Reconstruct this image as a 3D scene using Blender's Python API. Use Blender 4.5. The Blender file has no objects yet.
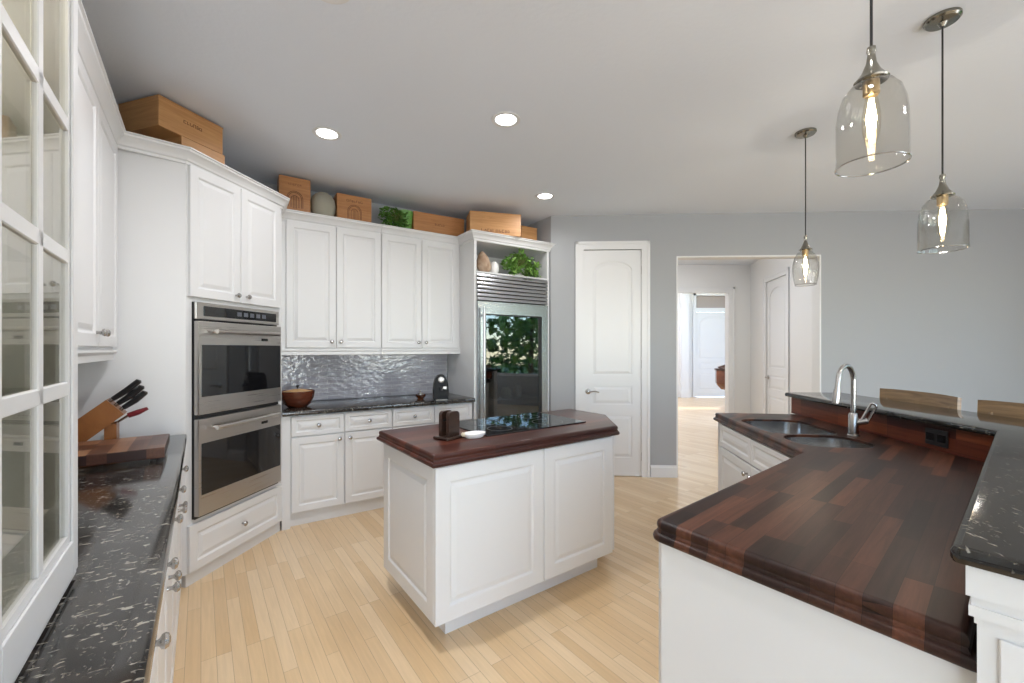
import bpy, bmesh, math, random
from mathutils import Vector, Matrix
random.seed(7)
SC = bpy.context.scene
COL = SC.collection
R = math.radians
# ------------------------------------------------------------------ camera, world, light, exposure
F, HY, CX, H = 425.0, 349.0, 512.0, 1.39          # focal (px), horizon row, centre column, eye height
cam = bpy.data.cameras.new('camera'); camo = bpy.data.objects.new('camera', cam); COL.objects.link(camo)
camo.location = (0, 0, H); camo.rotation_euler = (R(90), 0, 0)
cam.sensor_width = 36; cam.lens = 36 * F / 1024; cam.shift_y = (HY - 341.5) / 1024; cam.clip_start = 0.02
SC.camera = camo
SC.view_settings.view_transform = 'Standard'; SC.view_settings.look = 'None'
SC.view_settings.gamma = 1; SC.view_settings.use_curve_mapping = False
SC.view_settings.exposure = 0.42
SC.cycles.max_bounces = 10; SC.cycles.diffuse_bounces = 5; SC.cycles.transparent_max_bounces = 24
SC.cycles.sample_clamp_indirect = 6; SC.cycles.caustics_reflective = False; SC.cycles.caustics_refractive = False
SC.cycles.use_denoising = True
W = bpy.data.worlds.new('sky'); SC.world = W; W.use_nodes = True
wn = W.node_tree.nodes; bg = wn['Background']
sky = wn.new('ShaderNodeTexSky'); sky.sky_type = 'NISHITA'; sky.sun_disc = False; sky.sun_elevation = R(48); sky.sun_rotation = R(60); sky.dust_density = .2; sky.ozone_density = 4
W.node_tree.links.new(sky.outputs[0], bg.inputs[0]); bg.inputs[1].default_value = 0.95

def light(name, kind, loc, power, size=None, aim=None, color=(1, 1, 1), sy=None, spread=None):
    l = bpy.data.lights.new(name, kind); l.energy = power; l.color = color
    if kind == 'AREA':
        l.shape = 'RECTANGLE' if sy else 'DISK'; l.size = size
        if sy: l.size_y = sy
        if spread: l.spread = spread
    elif size is not None: l.shadow_soft_size = size
    o = bpy.data.objects.new(name, l); COL.objects.link(o); o.location = loc
    if aim is not None:
        o.rotation_euler = (Vector(aim) - Vector(loc)).to_track_quat('-Z', 'Y').to_euler()
    return o
CEIL = 2.85
DAY = (0.89, 0.915, 1.0)
light('daylight_rear_left', 'AREA', (.58, -4.15, 1.2), 84, 2.5, (.2, 0, 4.6), DAY, 2.3)
light('daylight_rear_right', 'AREA', (3.42, -4.15, 1.2), 72, 2.5, (2.4, 0, 4.6), DAY, 2.3)
light('daylight_side', 'AREA', (5.5, -1.3, 1.2), 70, 2.4, (1.5, .4, 5.0), DAY, 2.1)
for k_, (x_, y_, w_) in enumerate(((.75, .9, 4), (2.8, .9, 4), (2.9, 2.9, 2))):
    light('overhead_fill', 'AREA', (x_, y_, CEIL - .012), w_, .16, (x_, y_, 0), (.96, .96, 1), spread=R(165))  # added fill lights without fixtures, to brighten floor and room
light('front_room_fill', 'AREA', (3.4, 10.2, 3.3), 140, 3.0, (4.4, 10.6, 0), DAY, 2.5)  # added fill below the front room ceiling, no window behind it
light('hall_fill', 'AREA', (2.3, 5.9, 2.8), 36, 1.6, (2.9, 6.3, 0), (.90, .94, 1), 1.3)  # unseen fill light added under the hall ceiling to lift the hall
sun = light('sun', 'SUN', (9, 0, 9), 3.0, None, None, (1, .96, .9)); sun.rotation_euler = (R(35), R(-28), 0); sun.data.angle = R(1)

# ------------------------------------------------------------------ materials
def mat(name, col=(.8, .8, .8), rough=.5, metal=0, spec=.5, coat=0, emit=None, estr=0):
    m = bpy.data.materials.new(name); m.use_nodes = True
    b = m.node_tree.nodes['Principled BSDF']
    b.inputs['Base Color'].default_value = (*col, 1); b.inputs['Roughness'].default_value = rough
    b.inputs['Metallic'].default_value = metal; b.inputs['Specular IOR Level'].default_value = spec
    b.inputs['Coat Weight'].default_value = coat; b.inputs['Coat Roughness'].default_value = .08
    if emit: b.inputs['Emission Color'].default_value = (*emit, 1); b.inputs['Emission Strength'].default_value = estr
    m['b'] = 1
    return m
class N:
    """small node-graph writer"""
    def __init__(s, m): s.t = m.node_tree; s.b = s.t.nodes['Principled BSDF']
    def new(s, k, **kw):
        n = s.t.nodes.new('ShaderNode' + k)
        for a, v in kw.items(): setattr(n, a, v)
        return n
    def link(s, a, b): s.t.links.new(a, b)
    def coord(s, scale=(1, 1, 1), rot=(0, 0, 0), loc=(0, 0, 0)):
        c = s.new('TexCoord'); mp = s.new('Mapping')
        mp.inputs['Scale'].default_value = scale; mp.inputs['Rotation'].default_value = rot; mp.inputs['Location'].default_value = loc
        s.link(c.outputs['Object'], mp.inputs['Vector']); return mp.outputs[0]
    def ramp(s, fac, stops):
        r = s.new('ValToRGB'); e = r.color_ramp.elements
        while len(e) < len(stops): e.new(.5)
        for i, (p, c) in enumerate(stops): e[i].position = p; e[i].color = (*c, 1)
        s.link(fac, r.inputs[0]); return r.outputs[0]
    def noise(s, vec, scale, detail=3, rough=.5, dist=0):
        n = s.new('TexNoise'); n.inputs['Scale'].default_value = scale; n.inputs['Detail'].default_value = detail
        n.inputs['Roughness'].default_value = rough; n.inputs['Distortion'].default_value = dist
        s.link(vec, n.inputs['Vector']); return n.outputs['Fac']
    def mix(s, fac, a, b, mode='MIX'):
        n = s.new('Mix', data_type='RGBA', blend_type=mode)
        for sock, v in ((n.inputs[0], fac), (n.inputs[6], a), (n.inputs[7], b)):
            if hasattr(v, 'is_linked') or hasattr(v, 'links'): s.link(v, sock)
            else: sock.default_value = v if not isinstance(v, tuple) else (*v, 1)
        return n.outputs[2]
    def bump(s, h, strength=.2, dist=.01):
        n = s.new('Bump'); n.inputs['Strength'].default_value = strength; n.inputs['Distance'].default_value = dist
        s.link(h, n.inputs['Height']); s.link(n.outputs[0], s.b.inputs['Normal'])
def wood_strips(name, c1, c2, c3, rz, rowh, length, rough=.3, coat=.2, grain=.35, mortar=.0012, mcol=None, vertical=None):
    m = mat(name, rough=rough, coat=coat); n = N(m)
    v = n.coord(rot=vertical if vertical else (0, 0, rz))
    br = n.new('TexBrick'); br.offset = .37; br.offset_frequency = 3; br.squash = 1
    br.inputs['Scale'].default_value = 1; br.inputs['Mortar Size'].default_value = mortar; br.inputs['Mortar Smooth'].default_value = .1
    br.inputs['Brick Width'].default_value = length; br.inputs['Row Height'].default_value = rowh
    br.inputs['Color1'].default_value = (0, 0, 0, 1); br.inputs['Color2'].default_value = (1, 1, 1, 1)
    br.inputs['Mortar'].default_value = (.5, .5, .5, 1); br.inputs['Bias'].default_value = 0
    n.link(v, br.inputs['Vector'])
    # lengthwise wander so that rows do not repeat
    base = n.ramp(br.outputs['Color'], [(0, c1), (.5, c2), (1, c3)])
    st = n.new('Mapping'); st.inputs['Scale'].default_value = (2.5, 42, 42); n.link(v, st.inputs['Vector'])
    g = n.noise(st.outputs[0], 1.6, 5, .6, .4)
    gr = n.ramp(g, [(.25, (1 - grain,) * 3), (.7, (1 + grain * .3,) * 3)])
    col = n.mix(1, base, gr, 'MULTIPLY')
    mc = mcol or tuple(x * .45 for x in c1)
    col = n.mix(br.outputs['Fac'], col, mc)
    n.link(col, n.b.inputs['Base Color'])
    return m
def plain_wood(name, c1, c2, scale=(3, 30, 30), rot=(0, 0, 0), rough=.45, coat=0):
    m = mat(name, rough=rough, coat=coat); n = N(m)
    v = n.coord(scale=scale, rot=rot)
    g = n.noise(v, 1.3, 6, .6, 1.2)
    n.link(n.ramp(g, [(.3, c1), (.7, c2)]), n.b.inputs['Base Color']); return m
def granite(name, hi=0.0, dim=1.0):
    m = mat(name, (.012, .011, .011), .10, spec=.75); n = N(m)
    v0 = n.coord()
    def flecks(sc, rz, lo, hi, seed):
        mp = n.new('Mapping'); mp.inputs['Rotation'].default_value = (0, 0, rz); mp.inputs['Scale'].default_value = sc; mp.inputs['Location'].default_value = (seed, seed * 2, 0)
        n.link(v0, mp.inputs['Vector'])
        return n.ramp(n.noise(mp.outputs[0], 1, 2, .55, .6), [(lo, (0, 0, 0)), (hi, (1, 1, 1))])
    a = flecks((105, 44, 70), R(-30), .615 + hi, .68 + hi, 1.3); b = flecks((60, 130, 80), R(20), .64 + hi, .71 + hi, 5.1)
    c = flecks((14, 14, 14), 0, .45, .7, 9)
    base = n.mix(c, (.014 * dim ** 3, .0125 * dim ** 3, .011 * dim ** 3), (.042 * dim ** 3, .036 * dim ** 3, .031 * dim ** 3))
    x = n.mix(a, base, (.31 * dim, .285 * dim, .24 * dim)); x = n.mix(b, x, (.18 * dim, .165 * dim, .14 * dim))
    n.link(x, n.b.inputs['Base Color']); return m
def archglass(name, tint=(1, 1, 1), ior=1.45, gain=1.0):
    m = bpy.data.materials.new(name); m.use_nodes = True; t = m.node_tree
    for q in list(t.nodes): t.nodes.remove(q)
    o = t.nodes.new('ShaderNodeOutputMaterial'); mx = t.nodes.new('ShaderNodeMixShader')
    tr = t.nodes.new('ShaderNodeBsdfTransparent'); gl = t.nodes.new('ShaderNodeBsdfGlossy'); fr = t.nodes.new('ShaderNodeFresnel')
    tr.inputs[0].default_value = (*tint, 1); gl.inputs['Roughness'].default_value = .02
    ge = t.nodes.new('ShaderNodeNewGeometry'); io = t.nodes.new('ShaderNodeMapRange'); io.inputs['To Min'].default_value = ior; io.inputs['To Max'].default_value = 1 / ior
    t.links.new(ge.outputs['Backfacing'], io.inputs[0]); t.links.new(io.outputs[0], fr.inputs[0])
    k = t.nodes.new('ShaderNodeMath'); k.operation = 'MULTIPLY'; k.inputs[1].default_value = gain; k.use_clamp = True
    t.links.new(fr.outputs[0], k.inputs[0]); t.links.new(k.outputs[0], mx.inputs[0]); t.links.new(tr.outputs[0], mx.inputs[1]); t.links.new(gl.outputs[0], mx.inputs[2]); t.links.new(mx.outputs[0], o.inputs[0])
    return m
def brushed(name, col=(.50, .475, .45), rough=.28, horiz=True):
    m = mat(name, col, rough, 1.0); n = N(m)
    g = n.noise(n.coord(scale=(3, 3, 260) if horiz else (260, 260, 3)), 1, 2)
    r = n.new('MapRange'); r.inputs['To Min'].default_value = rough - .06; r.inputs['To Max'].default_value = rough + .1
    n.link(g, r.inputs[0]); n.link(r.outputs[0], n.b.inputs['Roughness']); return m
M = {}
M['white'] = mat('cabinet_paint', (.69, .69, .69), .34)
M['trimw'] = mat('trim_paint', (.72, .72, .72), .4)
M['gray'] = mat('gray_wall_paint', (.38, .388, .398), .75, spec=.3)
M['pale'] = mat('pale_wall_paint', (.60, .60, .59), .75, spec=.3)
M['hall'] = mat('hall_wall_paint', (.74, .735, .725), .7, spec=.3)
M['ceil'] = mat('ceiling_paint', (.745, .785, .845), .9, spec=.2)
n_ = N(M['ceil']); n_.bump(n_.noise(n_.coord(), 42, 4), .25, .004)
M['floor'] = wood_strips('maple_floor', (.66, .46, .255), (.72, .525, .31), (.77, .59, .38), R(-126.2), .0572, .78, .30, .25, .10, .0009, (.38, .27, .17))
M['walnut'] = wood_strips('walnut_top', (.014, .007, .006), (.044, .018, .012), (.115, .043, .024), R(-41), .044, .40, .40, .0, .5, .0004)
M['splash'] = wood_strips('walnut_upstand', (.045, .010, .006), (.11, .026, .013), (.21, .055, .022), 0, .058, .38, .35, .0, .4, .0004, vertical=(R(-90), R(-90), 0))
M['mahog'] = wood_strips('island_wood', (.040, .011, .008), (.078, .021, .013), (.125, .036, .021), R(-36.3), .085, .55, .32, .12, .4, .0004)
M['granite'] = granite('black_granite'); M['granitebar'] = granite('bar_granite', .035, .7)
M['steel'] = brushed('brushed_steel')
M['steelv'] = brushed('brushed_steel_vertical', horiz=False)
M['nickel'] = mat('brushed_nickel', (.46, .445, .43), .26, 1)
M['bronze'] = mat('pendant_metal', (.27, .255, .215), .22, 1)
M['sinksteel'] = brushed('sink_steel', (.55, .55, .55), .16)
M['ovenglass'] = mat('oven_glass', (.006, .006, .007), .04, spec=.6)
M['blackglass'] = mat('cooktop_glass', (.008, .008, .009), .03, spec=.7)
M['black'] = mat('black_plastic', (.012, .012, .013), .32)
M['blackgloss'] = mat('black_gloss', (.01, .01, .011), .12)
M['interior'] = mat('fridge_lining', (.10, .10, .105), .4)
M['beige'] = mat('cabinet_interior', (.74, .66, .52), .5)
M['pane'] = archglass('clear_pane', (.97, .98, .97))
M['panecab'] = archglass('cabinet_pane', (.95, .95, .92), 1.55, 1.3)
M['panefr'] = archglass('fridge_pane', (.36, .39, .40), 1.8, 1.6)
M['fridgesteel'] = mat('fridge_steel', (.50, .515, .53), .27, 1)
M['machine'] = mat('machine_black', (.010, .010, .011), .42, spec=.22)
M['shade'] = archglass('pendant_glass', (.93, .925, .91), 1.4)
M['rim'] = archglass('glass_rim', (.75, .75, .73), 1.6, 4.0)
M['bulbglass'] = archglass('bulb_glass', (.98, .95, .88), 1.35)
M['fil'] = mat('filament', (1, .8, .5), .5, emit=(1, .82, .55), estr=42)
M['lens'] = mat('downlight_lens', (1, 1, 1), .5, emit=(1, .97, .92), estr=9)
M['crate'] = plain_wood('crate_wood', (.36, .15, .05), (.50, .235, .085), (2, 2, 34))
M['crate2'] = plain_wood('crate_wood_pale', (.44, .21, .075), (.58, .31, .125), (2, 2, 30))
M['ink'] = mat('stamped_ink', (.12, .045, .02), .7)
M['stone'] = mat('stone_jar', (.36, .34, .27), .75)
M['leaf'] = plain_wood('leaf_green', (.035, .12, .015), (.12, .26, .04), (9, 9, 9), rough=.45)
M['leaf2'] = plain_wood('leaf_light', (.07, .20, .025), (.25, .42, .10), (9, 9, 9), rough=.45)
M['stem'] = mat('stem', (.13, .15, .04), .6)
M['pot'] = mat('green_pot', (.16, .36, .08), .4)
M['white2'] = mat('glazed_white', (.82, .81, .79), .2)
M['rock'] = plain_wood('rock', (.26, .14, .07), (.62, .50, .38), (5, 5, 5), rough=.6)
M['bowl'] = plain_wood('bowl_wood', (.075, .016, .008), (.14, .035, .014), (4, 4, 30), rough=.25, coat=.4)
M['tan'] = plain_wood('tan_wood', (.45, .25, .10), (.60, .38, .18), (12, 12, 3))
M['block'] = plain_wood('block_wood', (.21, .075, .02), (.34, .135, .036), (30, 4, 4), rough=.35)
M['board'] = wood_strips('endgrain_board', (.06, .018, .012), (.19, .08, .04), (.36, .18, .09), 0, .062, .13, .4, .1, .4, .0006)
M['red'] = mat('red_handle', (.17, .015, .02), .35)
M['dark'] = plain_wood('dark_wood', (.018, .009, .006), (.05, .022, .014), (4, 4, 30), rough=.35)
M['stool'] = plain_wood('stool_wood', (.15, .095, .05), (.32, .21, .115), (3, 3, 30), rough=.3)
M['piano'] = plain_wood('piano_wood', (.10, .03, .014), (.17, .06, .028), (4, 4, 20), rough=.2, coat=.4)
M['amber'] = mat('amber_jar', (.10, .03, .01), .15)
M['cream'] = mat('cream', (.70, .62, .45), .5)
M['bark'] = mat('bark', (.12, .08, .05), .9)
M['grass'] = mat('lawn', (.12, .22, .05), .9)
M['frost'] = mat('transom_glass', (.33, .26, .22), .25)
for k_ in ('walnut', 'mahog', 'splash'): M[k_].node_tree.nodes['Principled BSDF'].inputs['Specular IOR Level'].default_value = .28
# tile backsplash: wavy glazed grey running-bond tiles
M['tile'] = mat('glazed_tile', (.36, .36, .40), .10, spec=.7); n_ = N(M['tile'])
v_ = n_.coord(rot=(R(90), 0, 0), loc=(0, 0, 0)); br_ = n_.new('TexBrick'); br_.offset = .5
for k_, x_ in (('Scale', 1), ('Mortar Size', .0016), ('Brick Width', .152), ('Row Height', .038), ('Mortar Smooth', .2)): br_.inputs[k_].default_value = x_
br_.inputs['Color1'].default_value = (.315, .31, .345, 1); br_.inputs['Color2'].default_value = (.385, .38, .42, 1); br_.inputs['Mortar'].default_value = (.5, .5, .51, 1)
n_.link(v_, br_.inputs['Vector']); n_.link(br_.outputs['Color'], n_.b.inputs['Base Color'])
hn_ = n_.noise(n_.coord(scale=(1, 1, 1.5)), 20, 2); sb_ = n_.new('Math', operation='SUBTRACT'); n_.link(hn_, sb_.inputs[0]); n_.link(br_.outputs['Fac'], sb_.inputs[1])
n_.bump(sb_.outputs[0], .34, .012)

# ------------------------------------------------------------------ mesh builder
class MB:
    def __init__(s): s.bm = bmesh.new()
    def v(s, p): return s.bm.verts.new(p)
    def f(s, vs):
        try: return s.bm.faces.new(vs)
        except ValueError: return None
    def box(s, x0, x1, y0, y1, z0, z1, bev=0, seg=1):
        r = bmesh.ops.create_cube(s.bm, size=1)['verts']
        for v in r: v.co = Vector(((x0 + x1) / 2 + v.co.x * (x1 - x0), (y0 + y1) / 2 + v.co.y * (y1 - y0), (z0 + z1) / 2 + v.co.z * (z1 - z0)))
        if bev: bmesh.ops.bevel(s.bm, geom=list({e for v in r for e in v.link_edges}), offset=bev, segments=seg, affect='EDGES', profile=.6)
        return s
    def rings(s, rings, cap0=True, cap1=True):
        vs = [[s.v(p) for p in r] for r in rings]; n = len(vs[0])
        for a, b in zip(vs, vs[1:]):
            for i in range(n): s.f((a[i], a[(i + 1) % n], b[(i + 1) % n], b[i]))
        if cap0: s.f(list(reversed(vs[0])))
        if cap1: s.f(vs[-1])
        return s
    def prism(s, poly, z0, z1): return s.rings([[(x, y, z0) for x, y in poly], [(x, y, z1) for x, y in poly]])
    def prism_y(s, poly, y0, y1):    # poly in (x,z)
        return s.rings([[(x, y1, z) for x, z in poly], [(x, y0, z) for x, z in poly]])
    def lathe(s, prof, c=(0, 0, 0), seg=24, axis='z', cap0=True, cap1=True):
        rs = []
        for r, h in prof:
            ring = []
            for k in range(seg):
                a = 2 * math.pi * k / seg; x, y = max(r, 1e-5) * math.cos(a), max(r, 1e-5) * math.sin(a)
                p = {'z': (x, y, h), 'y': (x, h, -y), 'x': (h, x, y)}[axis]
                ring.append((c[0] + p[0], c[1] + p[1], c[2] + p[2]))
            rs.append(ring)
        return s.rings(rs, cap0, cap1)
    def tube(s, pts, r, seg=10, cap=True):
        pts = [Vector(p) for p in pts]; rr = r if isinstance(r, (list, tuple)) else [r] * len(pts); rs = []; up = None
        for i, p in enumerate(pts):
            t = (pts[min(i + 1, len(pts) - 1)] - pts[max(i - 1, 0)]).normalized()
            if up is None: up = t.orthogonal().normalized()
            up = (up - t * up.dot(t)).normalized(); w = t.cross(up)
            rs.append([tuple(p + rr[i] * (up * math.cos(2 * math.pi * k / seg) + w * math.sin(2 * math.pi * k / seg))) for k in range(seg)])
        return s.rings(rs, cap, cap)
    def sphere(s, c, r, sub=2, sc=(1, 1, 1), jit=0):
        g = bmesh.ops.create_icosphere(s.bm, subdivisions=sub, radius=r)['verts']
        for v in g:
            q = v.co * (1 + random.uniform(-jit, jit)); v.co = Vector((q.x * sc[0] + c[0], q.y * sc[1] + c[1], q.z * sc[2] + c[2]))
        return s
    def sweep(s, path, prof, closed_prof=True):
        """mitred sweep of (out, z) along a 2D path; 'out' lies to the right of travel"""
        P = [Vector(p) for p in path]; rs = []
        for i, p in enumerate(P):
            d0 = (p - P[i - 1]).normalized() if i else None; d1 = (P[i + 1] - p).normalized() if i < len(P) - 1 else None
            n0 = Vector((d0.y, -d0.x)) if d0 else None; n1 = Vector((d1.y, -d1.x)) if d1 else None
            m = (n0 + n1) / (1 + n0.dot(n1)) if n0 and n1 else (n0 or n1)
            rs.append([(p.x + m.x * o, p.y + m.y * o, z) for o, z in prof])
        return s.rings(rs)
    def slab(s, poly, rings):
        """horizontal slab with a moulded edge: rings of (outward offset, z); poly counter-clockwise"""
        return s.rings([[(x, y, z) for x, y in offs(poly, o)] for o, z in rings])
    def build(s, name, m, parent=None, smooth=False, loc=None, sharp=35):
        bmesh.ops.recalc_face_normals(s.bm, faces=s.bm.faces[:])
        me = bpy.data.meshes.new(name); s.bm.to_mesh(me); s.bm.free()
        me.materials.append(m if not isinstance(m, str) else M[m])
        if smooth:
            for p in me.polygons: p.use_smooth = True
            me.set_sharp_from_angle(angle=R(sharp))
        o = bpy.data.objects.new(name, me); COL.objects.link(o)
        if parent: o.parent = parent
        if loc: o.location = loc
        return o
def offs(poly, o):
    n = len(poly); out = []
    for i in range(n):
        p0, p, p1 = Vector(poly[i - 1]), Vector(poly[i]), Vector(poly[(i + 1) % n])
        d0, d1 = (p - p0).normalized(), (p1 - p).normalized()
        n0, n1 = Vector((d0.y, -d0.x)), Vector((d1.y, -d1.x))
        m = (n0 + n1) / max(.2, 1 + n0.dot(n1)); q = p + m * o; out.append((q.x, q.y))
    return out
def fillet(poly, idx, r, n=6):
    out = []
    for i, p in enumerate(poly):
        if i not in idx: out.append(p); continue
        rr = idx[i] if isinstance(idx, dict) else r
        p0, p, p1 = Vector(poly[i - 1]), Vector(p), Vector(poly[(i + 1) % len(poly)])
        a, b = (p0 - p).normalized(), (p1 - p).normalized(); ang = a.angle(b); t = rr / math.tan(ang / 2)
        A, B = p + a * t, p + b * t; c = p + (a + b).normalized() * (rr / math.sin(ang / 2))
        a0 = math.atan2(A.y - c.y, A.x - c.x); a1 = math.atan2(B.y - c.y, B.x - c.x); d = (a1 - a0 + math.pi) % (2 * math.pi) - math.pi
        for k in range(n + 1): t_ = a0 + d * k / n; out.append((c.x + rr * math.cos(t_), c.y + rr * math.sin(t_)))
    return out
def rrect(x0, x1, y0, y1, r, n=6): return fillet([(x0, y0), (x1, y0), (x1, y1), (x0, y1)], [0, 1, 2, 3], r, n)
def empty(name, loc=(0, 0, 0), rz=0):
    o = bpy.data.objects.new(name, None); o.empty_display_size = .1; COL.objects.link(o); o.location = loc; o.rotation_euler = (0, 0, rz); return o
def tag(o, label, cat, group=None):
    o['label'] = label; o['category'] = cat
    if group: o['group'] = group
    return o
def thing(name, label, cat, loc=(0, 0, 0), rz=0, group=None): return tag(empty(name, loc, rz), label, cat, group)
def struct(o): o['kind'] = 'structure'; return o
def copy_tree(o, parent=None):
    c = o.copy(); COL.objects.link(c)
    if parent: c.parent = parent
    for ch in list(o.children): copy_tree(ch, c)
    return c
# pixel helpers
def gp(px, py, z):
    Y = F * (H - z) / (py - HY); return ((px - CX) / F * Y, Y)
def atY(px, Y): return (px - CX) / F * Y

# ------------------------------------------------------------------ frames of the three cabinet directions
OL = Vector((-1.865, 2.44)); RL = R(126.2)                 # left run: x along the run (away), y into the wall
RB = R(33.5); EB = Vector((math.cos(RB), math.sin(RB))); IB = Vector((-EB.y, EB.x))
T0 = Vector((-1.889, 2.46)); RT = R(90 - 9.1); ET = Vector((math.cos(RT), math.sin(RT))); T1 = T0 + ET * .80
EL = Vector((math.cos(RL), math.sin(RL))); IL = Vector((-EL.y, EL.x))
def Lp(x, y): p = OL + EL * x + IL * y; return (p.x, p.y)
def Bp(p, q): w = EB * p + IB * q; return (w.x, w.y)
CT = 2.545                                                  # top of the crown moulding
LT = .905                                                   # left worktop
# ------------------------------------------------------------------ setting
WA = Vector((.428, 4.67)); WD = Vector((math.cos(R(-2.8)), math.sin(R(-2.8)))); WN = Vector((-WD.y, WD.x))
def wx(px):                                                  # distance along the gray wall for a picture column
    r = (px - CX) / F; return (r * WA.y - WA.x) / (WD.x - r * WD.y)
def Wp(t, d=0): p = WA + WD * t + WN * d; return (p.x, p.y)
corner = Lp(1.25, .63)
# floor and ceiling
b = MB(); b.prism([(-6, -4.4), (9, -4.4), (9, 13.2), (-6, 13.2)], -.1, 0); struct(b.build('floor', 'floor'))
b = MB(); b.prism([(-6, -4.4), (5.72, -4.4), (5.72, 7.4), (-6, 7.4)], CEIL, CEIL + .12); struct(b.build('ceiling', 'ceil'))
b = MB(); b.prism([(-1, 7.42), (9, 7.42), (9, 13.2), (-1, 13.2)], 3.5, 3.6); struct(b.build('ceiling_front_room', 'hall'))
def wall(name, p, q, z0, z1, th, m, holes=()):
    """wall from p to q (thickness to the left of travel), holes as (t0,t1,z0,z1)"""
    P, Q = Vector(p), Vector(q); L = (Q - P).length; a = math.atan2(Q.y - P.y, Q.x - P.x)
    xs = sorted({0, L, *[h[0] for h in holes], *[h[1] for h in holes]}); zs = sorted({z0, z1, *[h[2] for h in holes], *[h[3] for h in holes]})
    b = MB()
    for x0, x1 in zip(xs, xs[1:]):
        run = None
        for k0, k1 in zip(zs, zs[1:]):
            cx, cz = (x0 + x1) / 2, (k0 + k1) / 2
            if any(h[0] < cx < h[1] and h[2] < cz < h[3] for h in holes):
                if run: b.box(x0, x1, 0, th, *run); run = None
            else: run = (run[0], k1) if run else (k0, k1)
        if run: b.box(x0, x1, 0, th, *run)
    bmesh.ops.remove_doubles(b.bm, verts=b.bm.verts[:], dist=1e-5)
    o = b.build(name, m); o.location = (P.x, P.y, 0); o.rotation_euler = (0, 0, a); return struct(o)
wall('wall_left', Lp(-3.45, .64), Lp(1.3, .64), 0, CEIL, .12, 'pale')
wall('wall_back_left', Bp(-.95, 4.31), Bp(2.925, 4.31), 0, CEIL, .12, 'gray')
wall('wall_alcove', Bp(2.932, 4.31), Wp(0), 0, CEIL, .12, 'gray')
T_D0, T_D1 = wx(583.5), wx(641.5)                             # pantry leaf
T_O0, T_O1 = wx(676.5), wx(821)                              # hall opening
T_END = 5.26
wall('wall_back', Wp(0), Wp(T_END), 0, CEIL, .13, 'gray', [(T_D0 - .012, T_D1 + .012, 0, 2.475), (T_O0, T_O1, 0, 2.395)])
WR = Wp(T_END)
wr = (5.72, -4.4); a_ = math.atan2(wr[1] - WR[1], wr[0] - WR[0])
def Rp(Y): t = (WR[1] - Y) / (WR[1] - wr[1]); return (WR[0] + (wr[0] - WR[0]) * t, Y)
LR = (Vector(wr) - Vector(WR)).length
kR = LR / (WR[1] - wr[1])
win_right = [((WR[1] - 2.72) * kR, (WR[1] - .55) * kR, .72, 2.45), ((WR[1] + .1) * kR, (WR[1] + 2.5) * kR, .4, 2.5)]
wall('wall_right', WR, wr, 0, CEIL, .14, 'gray', win_right)
wall('wall_rear', (5.72, -4.3), (-6, -4.3), 0, CEIL, .14, 'pale', [(1.02, 3.57, .3, 2.6), (3.87, 6.42, .3, 2.6)])
wall('wall_far_left', (-5.9, -4.3), (-5.9, 7.4), 0, CEIL, .12, 'pale')
def window(n, loc, rz, w, z0, z1, th=.14):
    e = struct(empty('window_%d' % n, loc, rz))
    b = MB(); f = .06
    b.box(0, w, .02, th - .02, z0, z0 + f).box(0, w, .02, th - .02, z1 - f, z1).box(0, f, .02, th - .02, z0 + f, z1 - f).box(w - f, w, .02, th - .02, z0 + f, z1 - f)
    if n != 1: b.box(w / 2 - .03, w / 2 + .03, .03, th - .03, z0 + f, z1 - f)
    b.build('window_frame', 'trimw', e)
    b = MB(); b.box(f, w / 2 - .03, .066, .072, z0 + f, z1 - f).box(w / 2 + .03, w - f, .066, .072, z0 + f, z1 - f); b.build('window_pane', 'pane', e)
dR = (Vector(wr) - Vector(WR)).normalized()
for k, h in enumerate(win_right):
    p = Vector(WR) + dR * h[0]; window(k + 1, (p.x, p.y, 0), a_, h[1] - h[0], h[2], h[3])
window(3, (5.72 - 1.02, -4.3, 0), R(180), 2.55, .3, 2.6); window(4, (5.72 - 3.87, -4.3, 0), R(180), 2.55, .3, 2.6)

# baseboards on the gray wall
def board(name, p, q, hgt=.13, th=.016):
    P, Q = Vector(p), Vector(q); b = MB()
    b.sweep([tuple(P), tuple(Q)], [(0, 0), (th, 0), (th, hgt - .025), (th * .6, hgt - .012), (th * .4, hgt), (0, hgt)]); return struct(b.build(name, 'trimw'))
board('baseboard_back', Wp(wx(650) + .004), Wp(T_O0))
board('baseboard_alcove', Wp(.0), Wp(wx(575) - .002))
board('baseboard_back_right', Wp(T_O1), Wp(T_END - .02))

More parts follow.
